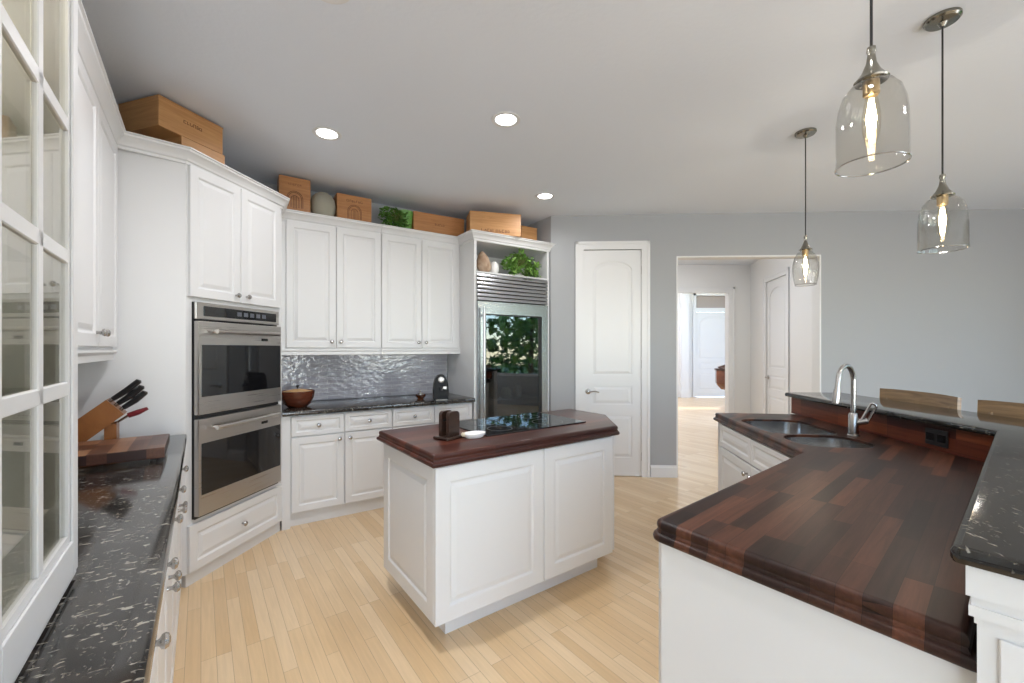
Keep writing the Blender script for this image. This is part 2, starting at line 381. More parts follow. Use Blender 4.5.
# interior doors -------------------------------------------------------------------------------------------
def panel_leaf(w, h, t=.04, arch=True):
    """front at y=0, body to +t; three panels, the top one arched"""
    b = MB(); s = .105; gd = .009
    b.box(0, w, gd, t, 0, h)
    zs = [(.20, .66), (.78, .98), (1.10, h - .12)]           # openings (lower, mid, upper)
    for x0, x1 in ((0, s), (w - s, w)): b.box(x0, x1, 0, gd, 0, h)
    prev = 0
    for z0, z1 in zs: b.box(s, w - s, 0, gd, prev, z0); prev = z1
    cx = w / 2; hw = w / 2 - s; rise = hw * .5; zt = h - .12
    arc = [(cx + hw * math.cos(a), zt - rise + rise * math.sin(a)) for a in [math.pi * k / 14 for k in range(15)]]
    b.prism_y([(s, h), (s, zt - rise)] + list(reversed(arc))[1:-1] + [(w - s, zt - rise), (w - s, h)], 0, gd)
    for i, (z0, z1) in enumerate(zs):
        def outl(o):
            x0, x1 = s + o, w - s - o
            if i < 2: return [(x0, z0 + o), (x1, z0 + o), (x1, z1 - o), (x0, z1 - o)]
            hw2 = (x1 - x0) / 2; r2 = max(.01, rise - o * .3)
            return [(x0, z0 + o), (x1, z0 + o)] + [(cx + hw2 * math.cos(a), zt - rise - o * .7 + r2 * math.sin(a)) for a in [math.pi * k / 14 for k in range(15)]]
        b.rings([[(x, gd, z) for x, z in outl(.012)], [(x, gd - .001, z) for x, z in outl(.014)], [(x, .002, z) for x, z in outl(.04)]], False, True)
    return b
def casing(w, h, cw=.085, d=-.02, y1=.004):
    b = MB()
    for x0, x1 in ((-cw, 0), (w, w + cw)):
        b.box(x0, x1, d * .65, y1, 0, h); b.box(x0 if x0 < 0 else x1 - .03, x0 + .03 if x0 < 0 else x1, d, y1, 0, h + cw)
    b.box(-cw, w + cw, d * .65, y1, h, h + cw); b.box(-cw, w + cw, d, y1, h + cw - .03, h + cw)
    return b
def lever(parent, x, z, dirx=1, y=0):
    b = MB(); b.lathe([(.03, y), (.03, y - .008), (.022, y - .012), (.011, y - .014), (.011, y - .05), (0, y - .052)], (x, 0, z), 18, 'y')
    b.tube([(x, y - .043, z), (x + dirx * .03, y - .047, z + .002), (x + dirx * .07, y - .045, z + .004), (x + dirx * .115, y - .04, z - .006)], [.010, .009, .008, .006], 8)
    return b.build('door_handle', 'nickel', parent, True)
def hinges(parent, x, h, y=0):
    for z in (.22, h / 2, h - .2): MB().lathe([(.006, z - .045), (.006, z + .045)], (x, y - .004, 0), 8).build('hinge', 'nickel', parent, True)
wD = T_D1 - T_D0
e = struct(empty('door_1', (*Wp(T_D0), 0), R(-2.8)))
lf = panel_leaf(wD + .012, 2.464).build('door_leaf', 'trimw', e); lf.location = (-.006, .006, .006)
casing(wD, 2.475, .088).build('door_casing', 'trimw', e)
lever(e, .05, .925, 1, .012); hinges(e, wD + .004, 2.45, .006)

# hall behind the opening ------------------------------------------------------------------------------------
HB = 7.36
hx = 4.13
wall('wall_hall_back', (.9, HB), (hx + .25, HB), 0, CEIL, .12, 'hall', [(1.6, atY(728.5, HB) - .9, 0, 2.37)])
wall('wall_hall_left', (.95, 4.82), (.95, HB), 0, CEIL, .1, 'hall')
b = MB(); d_ = .132
b.box(T_O0, T_O1, -.001, d_, 2.38, 2.396).box(T_O1 - .014, T_O1 + .001, -.001, d_, 0, 2.38).box(T_O0 - .001, T_O0 + .014, -.001, d_, 0, 2.38)
o = struct(b.build('trim_3', 'hall')); o.location = (*Wp(0), 0); o.rotation_euler = (0, 0, R(-2.8))
e = struct(empty('trim_1', (2.5, HB, 0)))
casing(atY(728.5, HB) - 2.5, 2.36, .10, -.025).build('opening_casing', 'trimw', e)
h0, h1 = Vector((hx, HB)), Vector((3.55, 4.68)); hd = (h1 - h0).normalized(); LH = (h1 - h0).length
def hpx(px):
    r = (px - CX) / F; return (r * h0.y - h0.x) / (hd.x - r * hd.y)
d0, d1 = hpx(766), hpx(787)
wall('wall_hall_right', h0, h1, 0, CEIL, .12, 'hall', [(d0 - .01, d1 + .01, 0, 2.44)])
e = struct(empty('door_2', (*(h0 + hd * d0), 0), math.atan2(hd.y, hd.x)))
lf = panel_leaf(d1 - d0 + .016, 2.42).build('door_leaf', 'trimw', e); lf.location = (-.008, .016, .008)
casing(d1 - d0, 2.43, .085).build('door_casing', 'trimw', e); lever(e, .06, .95, 1, .016)
board('baseboard_hall', tuple(h0 + hd * (d1 + .1)), tuple(h1)); board('baseboard_hall_back', (3.87, HB), (hx, HB))
# front room beyond
YF = 12.3
wall('wall_front', (-.5, YF), (8.6, YF), 0, 3.5, .12, 'hall', [(atY(696, YF) + .5, atY(696, YF) + 1.5, 0, 2.46), (atY(696, YF) + .5, atY(696, YF) + 1.5, 2.58, 2.93)])
wall('wall_front_left', (-.4, HB + .1), (-.4, YF), 0, 3.5, .1, 'hall'); wall('wall_front_right', (8.5, YF), (8.5, HB + .1), 0, 3.5, .1, 'hall')
e = struct(empty('door_3', (atY(696, YF), YF, 0)))
lf = panel_leaf(1.0, 2.44).build('door_leaf', 'trimw', e); lf.location = (0, .03, .01)
casing(1.0, 2.46, .10).build('door_casing', 'trimw', e)
e = struct(empty('window_5', (atY(696, YF), YF, 0)))
MB().box(0, 1.0, .05, .06, 2.58, 2.93).build('window_pane', 'frost', e)
b = MB(); b.box(-.07, 0, -.02, .04, 2.56, 3.0).box(1, 1.07, -.02, .04, 2.56, 3.0).box(-.07, 1.07, -.02, .04, 2.93, 3.0); b.build('window_frame', 'trimw', e)
b = MB(); px0, px1 = atY(681, YF - .12), atY(689, YF - .12)
b.box(px0, px1, YF - .14, YF - .005, 0, 3.2).box(px0 - .02, px1 + .02, YF - .16, YF - .005, 0, .22).box(px0 - .02, px1 + .02, YF - .16, YF - .005, 2.7, 2.78); struct(b.build('trim_2', 'trimw'))
board('baseboard_front', (1, YF), (px0 - .03, YF), .15)

# ------------------------------------------------------------------ cabinet pieces
def door_mesh(w, h, t=.02, fw=.055):
    """raised-panel door, lower-left corner at origin, front towards -y"""
    if min(w, h) < .22: fw = min(fw, min(w, h) * .22)
    pr = [(0, 0), (0, -t + .003), (.003, -t), (fw - .004, -t), (fw, -t + .002), (fw + .006, -t + .008), (fw + .013, -t + .008), (fw + .034, -t + .002), (fw + .036, -t + .002)]
    k = min(1, (min(w, h) / 2 - .004) / (fw + .036))
    b = MB(); b.rings([[(o * k, y, o * k), (w - o * k, y, o * k), (w - o * k, y, h - o * k), (o * k, y, h - o * k)] for o, y in pr]); return b
def knob(parent, x, y, z):
    return MB().lathe([(.007, 0), (.006, -.012), (.008, -.016), (.0145, -.020), (.0165, -.026), (.013, -.032), (.004, -.035)], (0, 0, 0), 14, 'y').build('knob', 'nickel', parent, True, (x, y, z))
def door(parent, x, z, w, h, y=0, kx=None, kz=None, name='door'):
    o = door_mesh(w, h).build(name, 'white', parent, loc=(x, y, z))
    if kx is not None: knob(o, kx, -.02, kz)
    return o
def drawer(parent, x, z, w, h, y=0): return door(parent, x, z, w, h, y, w / 2, h / 2, 'drawer')
CROWN = lambda zt: [(0, zt - .085), (.008, zt - .085), (.010, zt - .070), (.018, zt - .064), (.022, zt - .050), (.036, zt - .028), (.046, zt - .020), (.048, zt - .010), (.056, zt - .006), (.056, zt), (0, zt)]

# --- left base cabinets: two drawers over two doors each
def base_unit(label, loc, rz, w, depth, ztop, knobz=.64):
    e = thing('base_cabinet', label, 'cabinet', loc, rz, None)
    b = MB(); b.box(0, w, 0, depth, .1, ztop); b.build('carcass', 'white', e)
    b = MB(); b.box(0, w, .035, depth, 0, .1).build('plinth', 'white', e) if False else MB().box(0, w, .03, depth, 0, .1).build('plinth', 'white', e)
    hw = w / 2
    dz = ztop - .165
    for k in (0, 1): drawer(e, .004 + k * hw, dz, hw - .008, .155)
    door(e, .004, .115, hw - .008, dz - .125, 0, hw - .045, knobz - .115)
    door(e, hw + .004, .115, hw - .008, dz - .125, 0, .037, knobz - .115)
    return e
zt = LT - .04
lab = ['white base cabinet beside the oven tower, end of the left run', 'white base cabinet in the middle of the left run under the granite', 'white base cabinet nearest the camera under the left granite worktop']
for k, x in enumerate((-.925, -1.72, -2.515)):
    base_unit(lab[k], (*Lp(x + .002, .042), 0), RL, .791, .58, zt)
b = MB(); b.box(-.128, -.002, .042, .6, .0, zt); o = b.build('filler_panel', 'white'); o.location = (*Lp(0, 0), 0); o.rotation_euler = (0, 0, RL); tag(o, 'narrow white filler strip between oven tower and left base cabinets', 'filler panel')
gr = [(-.012, LT - .04), (-.003, LT - .038), (0, LT - .030), (0, LT - .012), (-.004, LT - .003), (-.012, LT)]
o = MB().slab([(-3.35, 0), (-.004, 0), (-.004, .636), (-3.35, .636)], gr).build('granite_worktop', 'granite', smooth=True); o.location = (*Lp(0, 0), 0); o.rotation_euler = (0, 0, RL)
tag(o, 'long black speckled granite worktop of the left run carrying the knife block', 'worktop')
# --- left wall cabinet
e = thing('wall_cabinet', 'tall white wall cabinet on the left wall above the knife block', 'cabinet', (*Lp(0, 0), 0), RL)
MB().box(-1.745, -.003, .312, .63, 1.385, CT - .02).build('carcass', 'white', e)
for k, (x, kx) in enumerate(((-.545, .035), (-1.075, .485), (-1.41, .033))):
    w = .525 if k < 2 else .33
    door(e, x, 1.40, w, 1.06, .312, kx if k < 2 else kx, .06)
b = MB(); b.sweep([(-1.745, .312), (-.05, .312)], [(0, 1.385), (.022, 1.385), (.022, 1.375), (.012, 1.362), (.008, 1.335), (-.012, 1.335), (-.012, 1.385)]); b.build('light_rail', 'white', e)
b = MB(); b.sweep([(-1.745, .312), (-.003, .312)], CROWN(CT)); b.build('crown', 'white', e, True)
# --- glass-fronted hutch standing on the left worktop
hx0, hx1, hy = -2.82, -1.751, .176
e = thing('display_cabinet', 'tall white glass-door cabinet standing on the left worktop, nearest the camera', 'cabinet', (*Lp(0, 0), 0), RL)
HZ = LT + .003
b = MB(); b.box(hx1 - .02, hx1, hy, .63, HZ, 2.52).box(hx0, hx0 + .02, hy, .63, HZ, 2.52).box(hx0, hx1, .61, .63, HZ, 2.52).box(hx0, hx1, hy, .63, HZ, HZ + .02).box(hx0, hx1, hy, .63, 2.5, 2.52)
b.box(hx1 - .035, hx1, hy - .018, hy, HZ, 2.52).box(hx0, hx0 + .035, hy - .018, hy, HZ, 2.52); b.build('carcass', 'white', e)
MB().box(hx0 + .02, hx1 - .02, .6, .608, HZ + .02, 2.5).build('back_lining', 'beige', e)
for z in (1.31, 1.575, 1.84, 2.105): MB().box(hx0 + .022, hx1 - .022, hy + .04, .598, z - .007, z + .001).build('shelf', 'pane', e)
for x_ in (hx1 - .28, hx0 + .28):
    light('hutch_fill', 'POINT', (*Lp(x_, .42), 2.44), 5, .03, None, (1, .9, .72))  # invented fill lights, added to brighten the hutch interior behind the glass
for (x0, x1) in ((hx1 - .037 - .495, hx1 - .037), (hx0 + .037, hx0 + .037 + .495)):
    z0, z1 = HZ + .006, 2.49; y = hy - .020; st = .068; w = x1 - x0
    g0, g1 = x0 + st, x1 - st; gz0, gz1 = z0 + .10, z1 - .09
    b = MB()
    def fr(o0, o1, ya, yb):
        b.rings([[(x0 + o0, ya, z0 + o0), (x1 - o0, ya, z0 + o0), (x1 - o0, ya, z1 - o0), (x0 + o0, ya, z1 - o0)], [(x0 + o1, yb, z0 + o1), (x1 - o1, yb, z0 + o1), (x1 - o1, yb, z1 - o1), (x0 + o1, yb, z1 - o1)]], False, False)
    for xa, xb, za, zb in ((x0, g0, z0, z1), (g1, x1, z0, z1), (g0, g1, z0, gz0), (g0, g1, gz1, z1)): b.box(xa, xb, y - .005, y + .008, za, zb)
    for xa, xb, za, zb in ((x0 + .014, g0 - .012, z0 + .014, z1 - .014), (g1 + .012, x1 - .014, z0 + .014, z1 - .014)): b.box(xa, xb, y - .010, y - .005, za, zb, .002)
    b.box(g0 - .012, g1 + .012, y - .010, y - .005, z0 + .014, gz0 - .014, .002)
    d = b.build('door', 'white', e)
    b = MB(); xm = (g0 + g1) / 2; b.box(xm - .014, xm + .014, y - .005, y + .004, gz0, gz1, .002)
    for z in (1.31, 1.575, 1.84, 2.105): b.box(g0, g1, y - .005, y + .004, z - .014, z + .014, .002)
    b.build('muntins', 'white', d)
    MB().box(g0, g1, y, y + .003, gz0, gz1).build('glass', 'panecab', d)
b = MB(); b.sweep([(hx0, hy - .018), (hx1, hy - .018), (hx1, .312)], CROWN(2.60)); b.build('crown', 'white', e, True)

# --- oven tower
def toT(p): d = Vector(p) - T0; return (d.dot(ET), d.dot(Vector((-ET.y, ET.x))))
e = thing('oven_tower', 'tall white corner cabinet housing the steel double oven', 'cabinet', (T0.x, T0.y, 0), RT)
pt = [toT(T0), toT(T1), toT(Bp((T1.dot(EB)), 4.295)), toT(Bp(-.55, 4.295)), toT(Lp(.75, .625)), toT(Lp(.0, .625))]
oz0, oz1, ou0, ou1 = .385, 1.668, .040, .737
ptb = [pt[0], pt[1]] + pt[2:]
b = MB()
b.prism(pt, .08, oz0 - .002)
b.prism(pt, oz1 + .002, CT - .02)
b.box(0, ou0 - .001, 0, .58, oz0 - .002, oz1 + .002); b.box(ou1 + .001, .80, 0, .58, oz0 - .002, oz1 + .002); b.box(0, .8, .58, .6, oz0, oz1)
b.prism([pt[0], (0, .02), toT(Lp(.02, .625)), pt[5]], oz0 - .002, oz1 + .002)
b.build('carcass', 'white', e)
b = MB(); b.prism([(.012, .012), (.80, .012), (.80, .5), (.012, .5)], 0, .08); b.build('plinth', 'white', e)
door(e, .012, 1.697, .372, .765, 0, .33, .045); door(e, .390, 1.697, .372, .765, 0, .04, .045)
drawer(e, .006, .085, .78, .275)
b = MB(); b.sweep([toT(Lp(.0, .312)), (0, 0), (.8, 0), toT(Bp(T1.dot(EB), 4.0))], CROWN(CT)); b.build('crown', 'white', e, True)
# --- double oven
e = thing('double_oven', 'stainless steel double wall oven with black glass doors', 'oven', (T0.x, T0.y, 0), RT)
MB().box(ou0 + .004, ou1 - .004, -.012, .56, oz0, oz1).build('body', 'black', e)
p = MB().box(ou0, ou1, -.028, -.012, 1.568, oz1, .003).build('control_panel', 'steel', e)
MB().box(ou0 + .05, ou1 - .035, -.032, -.028, 1.588, 1.648, .001).build('display', 'ovenglass', p)
b = MB()
for k in range(5): b.box(ou0 + .30 + k * .055, ou0 + .335 + k * .055, -.0335, -.032, 1.605, 1.632)
b.build('touch_keys', mat('display_grey', (.09, .10, .12), .3), p)
for z0, z1, w0, w1, hz in ((1.0, 1.556, 1.105, 1.415, 1.497), (.402, .975, .525, .83, .915)):
    d = MB().box(ou0, ou1, -.046, -.014, z0, z1, .005, 2).build('oven_door', 'steel', e)
    MB().box(ou0 + .018, ou1 - .012, -.0485, -.046, w0, w1, .001).build('window', 'ovenglass', d)
    b = MB(); b.tube([(ou0 + .085, -.088, hz), (ou1 - .075, -.088, hz)], .0135, 12)
    for x in (ou0 + .11, ou1 - .1): b.tube([(x, -.046, hz), (x, -.088, hz)], .010, 10)
    b.build('handle', 'steel', d, True)
    MB().box(ou1 - .20, ou1 - .14, -.0475, -.046, hz - .052, hz - .034).build('badge', 'blackgloss', d)
for z0, z1 in ((.386, .401), (.977, .998)): MB().box(ou0, ou1, -.02, -.012, z0, z1).build('vent_strip', 'black', e)

# --- back run
BQ, UQ, WQ, CQ = 3.70, 4.00, 4.30, 3.645
PB = [.385, 1.180, 1.975]
base_unit('white base cabinet under the brown bowl, beside the oven tower', (*Bp(PB[0] + .001, BQ), 0), RB, .793, .58, .873, .66)
base_unit('white base cabinet under the coffee machine, partly behind the island', (*Bp(PB[1] + .001, BQ), 0), RB, .793, .58, .873, .66)
o = MB().box(.3255, .384, BQ - .016, 4.25, 0, .873).build('filler_panel', 'white'); o.rotation_euler = (0, 0, RB); tag(o, 'white filler panel between oven tower and back base cabinets', 'filler panel')
g2 = [(-.012, .874), (-.003, .876), (0, .884), (0, .902), (-.004, .911), (-.012, .914)]
o = MB().slab([(.3255, CQ), (1.986, CQ), (1.986, 4.285), (.3255, 4.285)], g2).build('granite_worktop', 'granite', smooth=True); o.rotation_euler = (0, 0, RB)
tag(o, 'black granite worktop below the tiled backsplash with the brown bowl', 'worktop')
o = MB().box(.2, 1.985, 4.288, 4.305, .915, 1.42).build('wall_backsplash', 'tile'); o.rotation_euler = (0, 0, RB); struct(o)
for k, lb in enumerate(('white two-door wall cabinet above the bowl, beside the oven tower', 'white two-door wall cabinet above the coffee machine, beside the fridge tower')):
    e = thing('wall_cabinet', lb, 'cabinet', (*Bp(.380 + k * .794 - (.049 if k == 0 else 0), UQ), 0), RB)
    x0 = .049 if k == 0 else 0; w = .792
    MB().box(0, x0 + w + (.024 if k else 0), 0, .295, 1.39, CT - .02).build('carcass', 'white', e)
    door(e, x0 + .004, 1.40, .390, 1.065, 0, .354, .055); door(e, x0 + .399, 1.40, .390, 1.065, 0, .036, .055)
    MB().sweep([(0, 0), (x0 + w + (.024 if k else 0), 0)], [(0, 1.39), (.020, 1.39), (.020, 1.375), (.014, 1.368), (.014, 1.34), (-.01, 1.34), (-.01, 1.39)]).build('light_rail', 'white', e)
    MB().sweep([(0, 0), (x0 + w + (.02 if k else 0), 0)], CROWN(CT)).build('crown', 'white', e, True)
# --- fridge tower
FP0, FP1, FQ = 1.990, 2.924, 3.68
e = thing('fridge_tower', 'white surround with open niche built around the glass-door fridge', 'cabinet', (*Bp(FP0, FQ), 0), RB)
w = FP1 - FP0; tk = .028
b = MB(); b.box(0, tk, 0, .61, 0, CT - .02).box(w - tk, w, 0, .61, 0, CT - .02).box(tk, w - tk, 0, .61, 2.455, CT - .02).box(tk, w - tk, .58, .61, 2.16, 2.455); b.build('carcass', 'white', e)
MB().box(tk, w - tk, .004, .58, 2.145, 2.162).build('shelf', 'white', e)
MB().sweep([(0, .32), (0, 0), (w, 0), (w + .0, .06)], CROWN(CT)).build('crown', 'white', e, True)
e = thing('refrigerator', 'built-in steel refrigerator with glass door and louvred top grille', 'refrigerator', (*Bp(FP0 + tk + .002, FQ), 0), RB)
w = FP1 - FP0 - 2 * tk - .004
b = MB(); b.box(0, .02, .02, .57, .01, 2.14).box(w - .02, w, .02, .57, .01, 2.14).box(.02, w - .02, .55, .57, .01, 2.14).box(.02, w - .02, .02, .55, .01, .12).box(.02, w - .02, .06, .55, 1.82, 2.14); b.build('body', 'interior', e)
b = MB(); n = 7; z0, z1 = 1.872, 2.14
for k in range(n):
    a = z0 + (z1 - z0) * k / n; h = (z1 - z0) / n
    b.rings([[(x, y, z) for y, z in ((.03, a + .001), (-.017, a + .002), (-.0195, a + h * .12), (-.0185, a + h * .4), (-.012, a + h * .84), (.03, a + h * .86))] for x in (.002, w - .002)])
b.build('grille', 'fridgesteel', e)
d = MB(); fx0, fx1, fz0, fz1 = .085, w - .085, .28, 1.74
for xa, xb, za, zb in ((.002, fx0, .1, 1.862), (fx1, w - .002, .1, 1.862), (fx0, fx1, .1, fz0), (fx0, fx1, fz1, 1.862)): d.box(xa, xb, -.022, .018, za, zb)
d = d.build('door', 'fridgesteel', e)
MB().box(fx0, fx1, -.012, -.006, fz0, fz1).build('glass', 'panefr', d)
b = MB()
for xa, xb, za, zb in ((fx0, fx0 + .012, fz0, fz1), (fx1 - .035, fx1, fz0, fz1), (fx0, fx1, fz1 - .012, fz1)): b.box(xa, xb, -.016, -.012, za, zb)
b.build('gasket', 'black', d)
b = MB(); b.tube([(.043, -.075, .22), (.043, -.075, 1.80)], .0145, 12)
for z in (.32, 1.72): b.tube([(.043, -.02, z), (.043, -.075, z)], .011, 10)
b.build('handle', 'fridgesteel', d, True)
for z in (.52, .80, 1.10, 1.40): MB().box(.022, w - .022, .06, .5, z, z + .012).build('shelf', 'pane' if z > 1 else mat('fridge_shelf', (.30, .30, .29), .3), e)
MB().box(.05, w - .05, .05, .4, .812, .86).build('drawer_front', mat('fridge_drawer', (.28, .27, .23), .35), e)
for k, (x, r, hh, mm, lb) in enumerate(((.33, .045, .17, 'amber', 'brown jar on the fridge shelf, left of two pale tubs'), (.47, .055, .11, 'cream', 'pale tub standing inside the fridge beside the brown jar'), (.62, .05, .13, 'stone', 'greyish tub inside the fridge, rightmost on its shelf'))):
    p = Vector(Bp(FP0 + tk + x, FQ + .2)); o = MB().lathe([(r * .9, 0), (r, .01), (r, hh * .75), (r * .7, hh * .9), (r * .7, hh)], (0, 0, 0), 18).build('jar', mm, None, True, (p.x, p.y, 1.112 - .25 - .0))
    o.location.z = .862; tag(o, lb, 'jar')

# ------------------------------------------------------------------ island
RI = R(36.3); EI = Vector((math.cos(RI), math.sin(RI))); II = Vector((-EI.y, EI.x)); OI = Vector((-.3535, 1.89))
def Ip(x, y): p = OI + EI * x + II * y; return (p.x, p.y)
top = [(0, 0), (1.27, 0), (1.56, .35), (1.56, .745), (0, .745)]
e = thing('island_cabinet', 'white panelled kitchen island cabinet in the middle of the floor', 'kitchen island', (*Ip(0, 0), 0), RI)
body = offs(top, -.045)
MB().prism(body, .115, .8545).build('carcass', 'white', e)
MB().prism(offs(top, -.13), 0, .115).build('plinth', 'white', e)
bx0, bx1, by = .045, body[1][0], .045
m_ = .045 + (bx1 - .045) * .525
for x0, x1 in ((bx0 - .017, m_ - .002), (m_ + .002, bx1 - .012)): door_mesh(x1 - x0, .722, .018, .075).build('panel', 'white', e, loc=(x0, by, .125))
o = door_mesh(.655, .722, .018, .075).build('panel', 'white', e, loc=(.045, .745 - .045, .125)); o.rotation_euler = (0, 0, R(-90))
o = door_mesh(.40, .722, .018, .06).build('panel', 'white', e); a_ = math.atan2(body[2][1] - body[1][1], body[2][0] - body[1][0]); o.rotation_euler = (0, 0, a_); o.location = (body[1][0] + .015 * math.cos(a_), body[1][1] + .015 * math.sin(a_), .125)
EDGE = [(-.045, .855), (-.008, .855), (-.002, .859), (0, .867), (-.003, .875), (-.007, .878), (-.010, .879), (-.0105, .883), (-.0135, .888), (-.0115, .893), (-.0105, .900), (-.013, .908), (-.019, .913), (-.025, .9143)]
o = MB().slab(top, EDGE).build('island_worktop', 'mahog', smooth=True, sharp=50); o.location = (OI.x, OI.y, 0); o.rotation_euler = (0, 0, RI)
tag(o, 'reddish-brown wooden worktop with moulded edge on the kitchen island', 'worktop')
M['mahog'].node_tree.nodes['Mapping'].inputs['Rotation'].default_value = (0, 0, 0)
ck = Vector(gp(487.5, 437, .914)) - OI; cx_, cy_ = ck.dot(EI), ck.dot(II)
e = thing('cooktop', 'black glass cooktop set flush into the island worktop', 'cooktop', (*Ip(cx_, cy_), .9145), RI)
MB().slab(rrect(0, .765, 0, .50, .012, 4), [(0, .0004), (0, .005), (-.003, .008)]).build('glass_top', 'blackglass', e)
for k, (x, y, r) in enumerate(((.17, .13, .075), (.18, .36, .10), (.55, .14, .10), (.58, .37, .075))):
    b = MB(); b.lathe([(r, .0081), (r, .0085), (r - .004, .0085), (r - .004, .0081)], (x, y, 0), 40, cap0=False, cap1=False); b.build('burner_ring', mat('burner_mark', (.05, .05, .055), .3), e)
# napkin holder, dish
p = Vector(gp(448, 439.5, .914)) + Vector((0, .035))
e = thing('napkin_holder', 'dark wooden upright napkin holder at the left end of the island', 'napkin holder', (p.x, p.y, .9147), RI + R(18))
MB().box(-.066, .066, -.055, .055, 0, .014, .004).build('base', 'dark', e)
for y in (-.028, .024):
    b = MB(); b.prism_y([(-.040, .014), (.040, .014), (.040, .125)] + [(.040 - .02 + .02 * math.cos(a), .125 + .02 * math.sin(a)) for a in (R(30), R(60), R(90))] + [(-.020 - .02 * math.sin(a), .125 + .02 * math.cos(a)) for a in (0, R(30), R(60))] + [(-.040, .125)], y - .011, y + .011); b.build('side', 'dark', e)
MB().tube([(-.043, -.002, .10), (.043, -.002, .10)], .005, 8).build('cross_rod', 'blackgloss', e, True)
p = gp(474.2, 437.6, .914)
e = thing('spoon_rest', 'small oval white ceramic dish on the island beside the cooktop', 'dish', (*p, .9147), RI)
b = MB(); prof = [(.045, 0), (.052, .003), (.062, .016), (.066, .026), (.063, .0265), (.056, .014), (.044, .008), (0, .007)]
b.lathe(prof, (0, 0, 0), 28)
for v in b.bm.verts: v.co.y *= .72
b.build('dish', 'white2', e, True)
b = MB(); b.tube([(-.058, .0, .022), (-.070, .004, .024), (-.076, .006, .022)], [.010, .012, .005], 8); b.build('handle', 'cream', e, True)

# ------------------------------------------------------------------ peninsula
W1 = Vector((.383, 1.196)); I0 = Vector((1.358, 1.995))
AD = Vector((.367, -.487)).normalized(); CD = (I0 - W1).normalized()
B1 = Vector((1.515, 3.20)); BD = (B1 - I0).normalized()
bar0, barK, barE = Vector((.723, .703)), Vector((1.928, 1.695)), Vector((2.035, 3.19))
cbd = (barK - bar0).normalized(); cbn = Vector((cbd.y, -cbd.x)); bbd = (barE - barK).normalized(); bbn = Vector((bbd.y, -bbd.x))
def inter(p, d, q, e_):
    den = d.x * e_.y - d.y * e_.x; t = ((q.x - p.x) * e_.y - (q.y - p.y) * e_.x) / den; return p + d * t
def barline(o): # polyline of the bar edge shifted outwards by o
    return inter(bar0 + cbn * o, cbd, barK + bbn * o, bbd)
oK = .040
oW = oK + .043; K = barline(oW); KE = barE + bbn * oW; K0 = bar0 + cbn * oW
W2 = inter(W1, AD, bar0 + cbn * .032, cbd)
wf = inter(B1, Vector((-BD.y, BD.x)), KE, bbd)
wt = [tuple(W1), tuple(W2), tuple(inter(W2, cbd, K, -cbn) + cbd * -.25), tuple(K), tuple(wf), tuple(B1), tuple(I0)]
wt_r = fillet(wt, {0: .035}, .035, 8)
b = MB(); b.slab(wt_r, EDGE)
wood = b.build('wooden_worktop', 'walnut', smooth=True, sharp=50)
tag(wood, 'large dark walnut strip worktop of the peninsula around the sink', 'worktop')
# sink
SR = math.atan2(BD.y, BD.x) - R(90)                          # sink frame: y along the leg, x to the right
Bx = Vector((BD.y, -BD.x))
SO = I0 + Bx * .0
def Sp(x, y): p = SO + Bx * x + BD * y; return (p.x, p.y)
bowls = [(.050, .435, .412, .91), (.060, .425, .085, .390)]
for x0, x1, y0, y1 in bowls:
    c = MB(); c.prism([Sp(x, y) for x, y in rrect(x0, x1, y0, y1, .10 if y0 > .3 else .12, 8)], .8, 1.0); co = c.build('cut', 'steel')
    md = wood.modifiers.new('c', 'BOOLEAN'); md.object = co; md.operation = 'DIFFERENCE'; md.solver = 'EXACT'
    bpy.context.view_layer.update()
    me = bpy.data.meshes.new_from_object(wood.evaluated_get(bpy.context.evaluated_depsgraph_get()))
    wood.modifiers.clear(); wood.data = me; bpy.data.objects.remove(co)
e = thing('sink', 'stainless steel double-bowl sink set under the walnut worktop', 'sink', (SO.x, SO.y, 0), SR)
for i, (x0, x1, y0, y1) in enumerate(bowls):
    r = .10 if i == 0 else .12; dep = .19 if i == 0 else .16
    b = MB(); pl = rrect(x0, x1, y0, y1, r, 8)
    # outer skin and inner skin
    rings = [(0, 0), (0, 0), (-.001, .853), (-.0012, .902), (-.004, .9025), (-.010, .87 - dep + .03), (-.03, .87 - dep), (-.1, .87 - dep - .003)]
    pl = offs(pl, .0)
    b.rings([[(x, y, z) for x, y in offs(pl, o)] for o, z in rings[2:]], False, True)
    b.rings([[(x, y, z) for x, y in offs(pl, o)] for o, z in [(.012, .8535), (.012, .850), (.002, .849), (-.004, .87 - dep + .02), (-.03, .87 - dep - .006), (-.1, .87 - dep - .009)]], False, True)
    b.build('bowl', 'sinksteel', e, True)
    b = MB(); b.lathe([(.045, .87 - dep - .002), (.045, .87 - dep + .002), (.03, .87 - dep + .003), (.02, .87 - dep)], ((x0 + x1) / 2, (y0 + y1) / 2, 0), 20); b.build('drain', 'nickel', e, True)
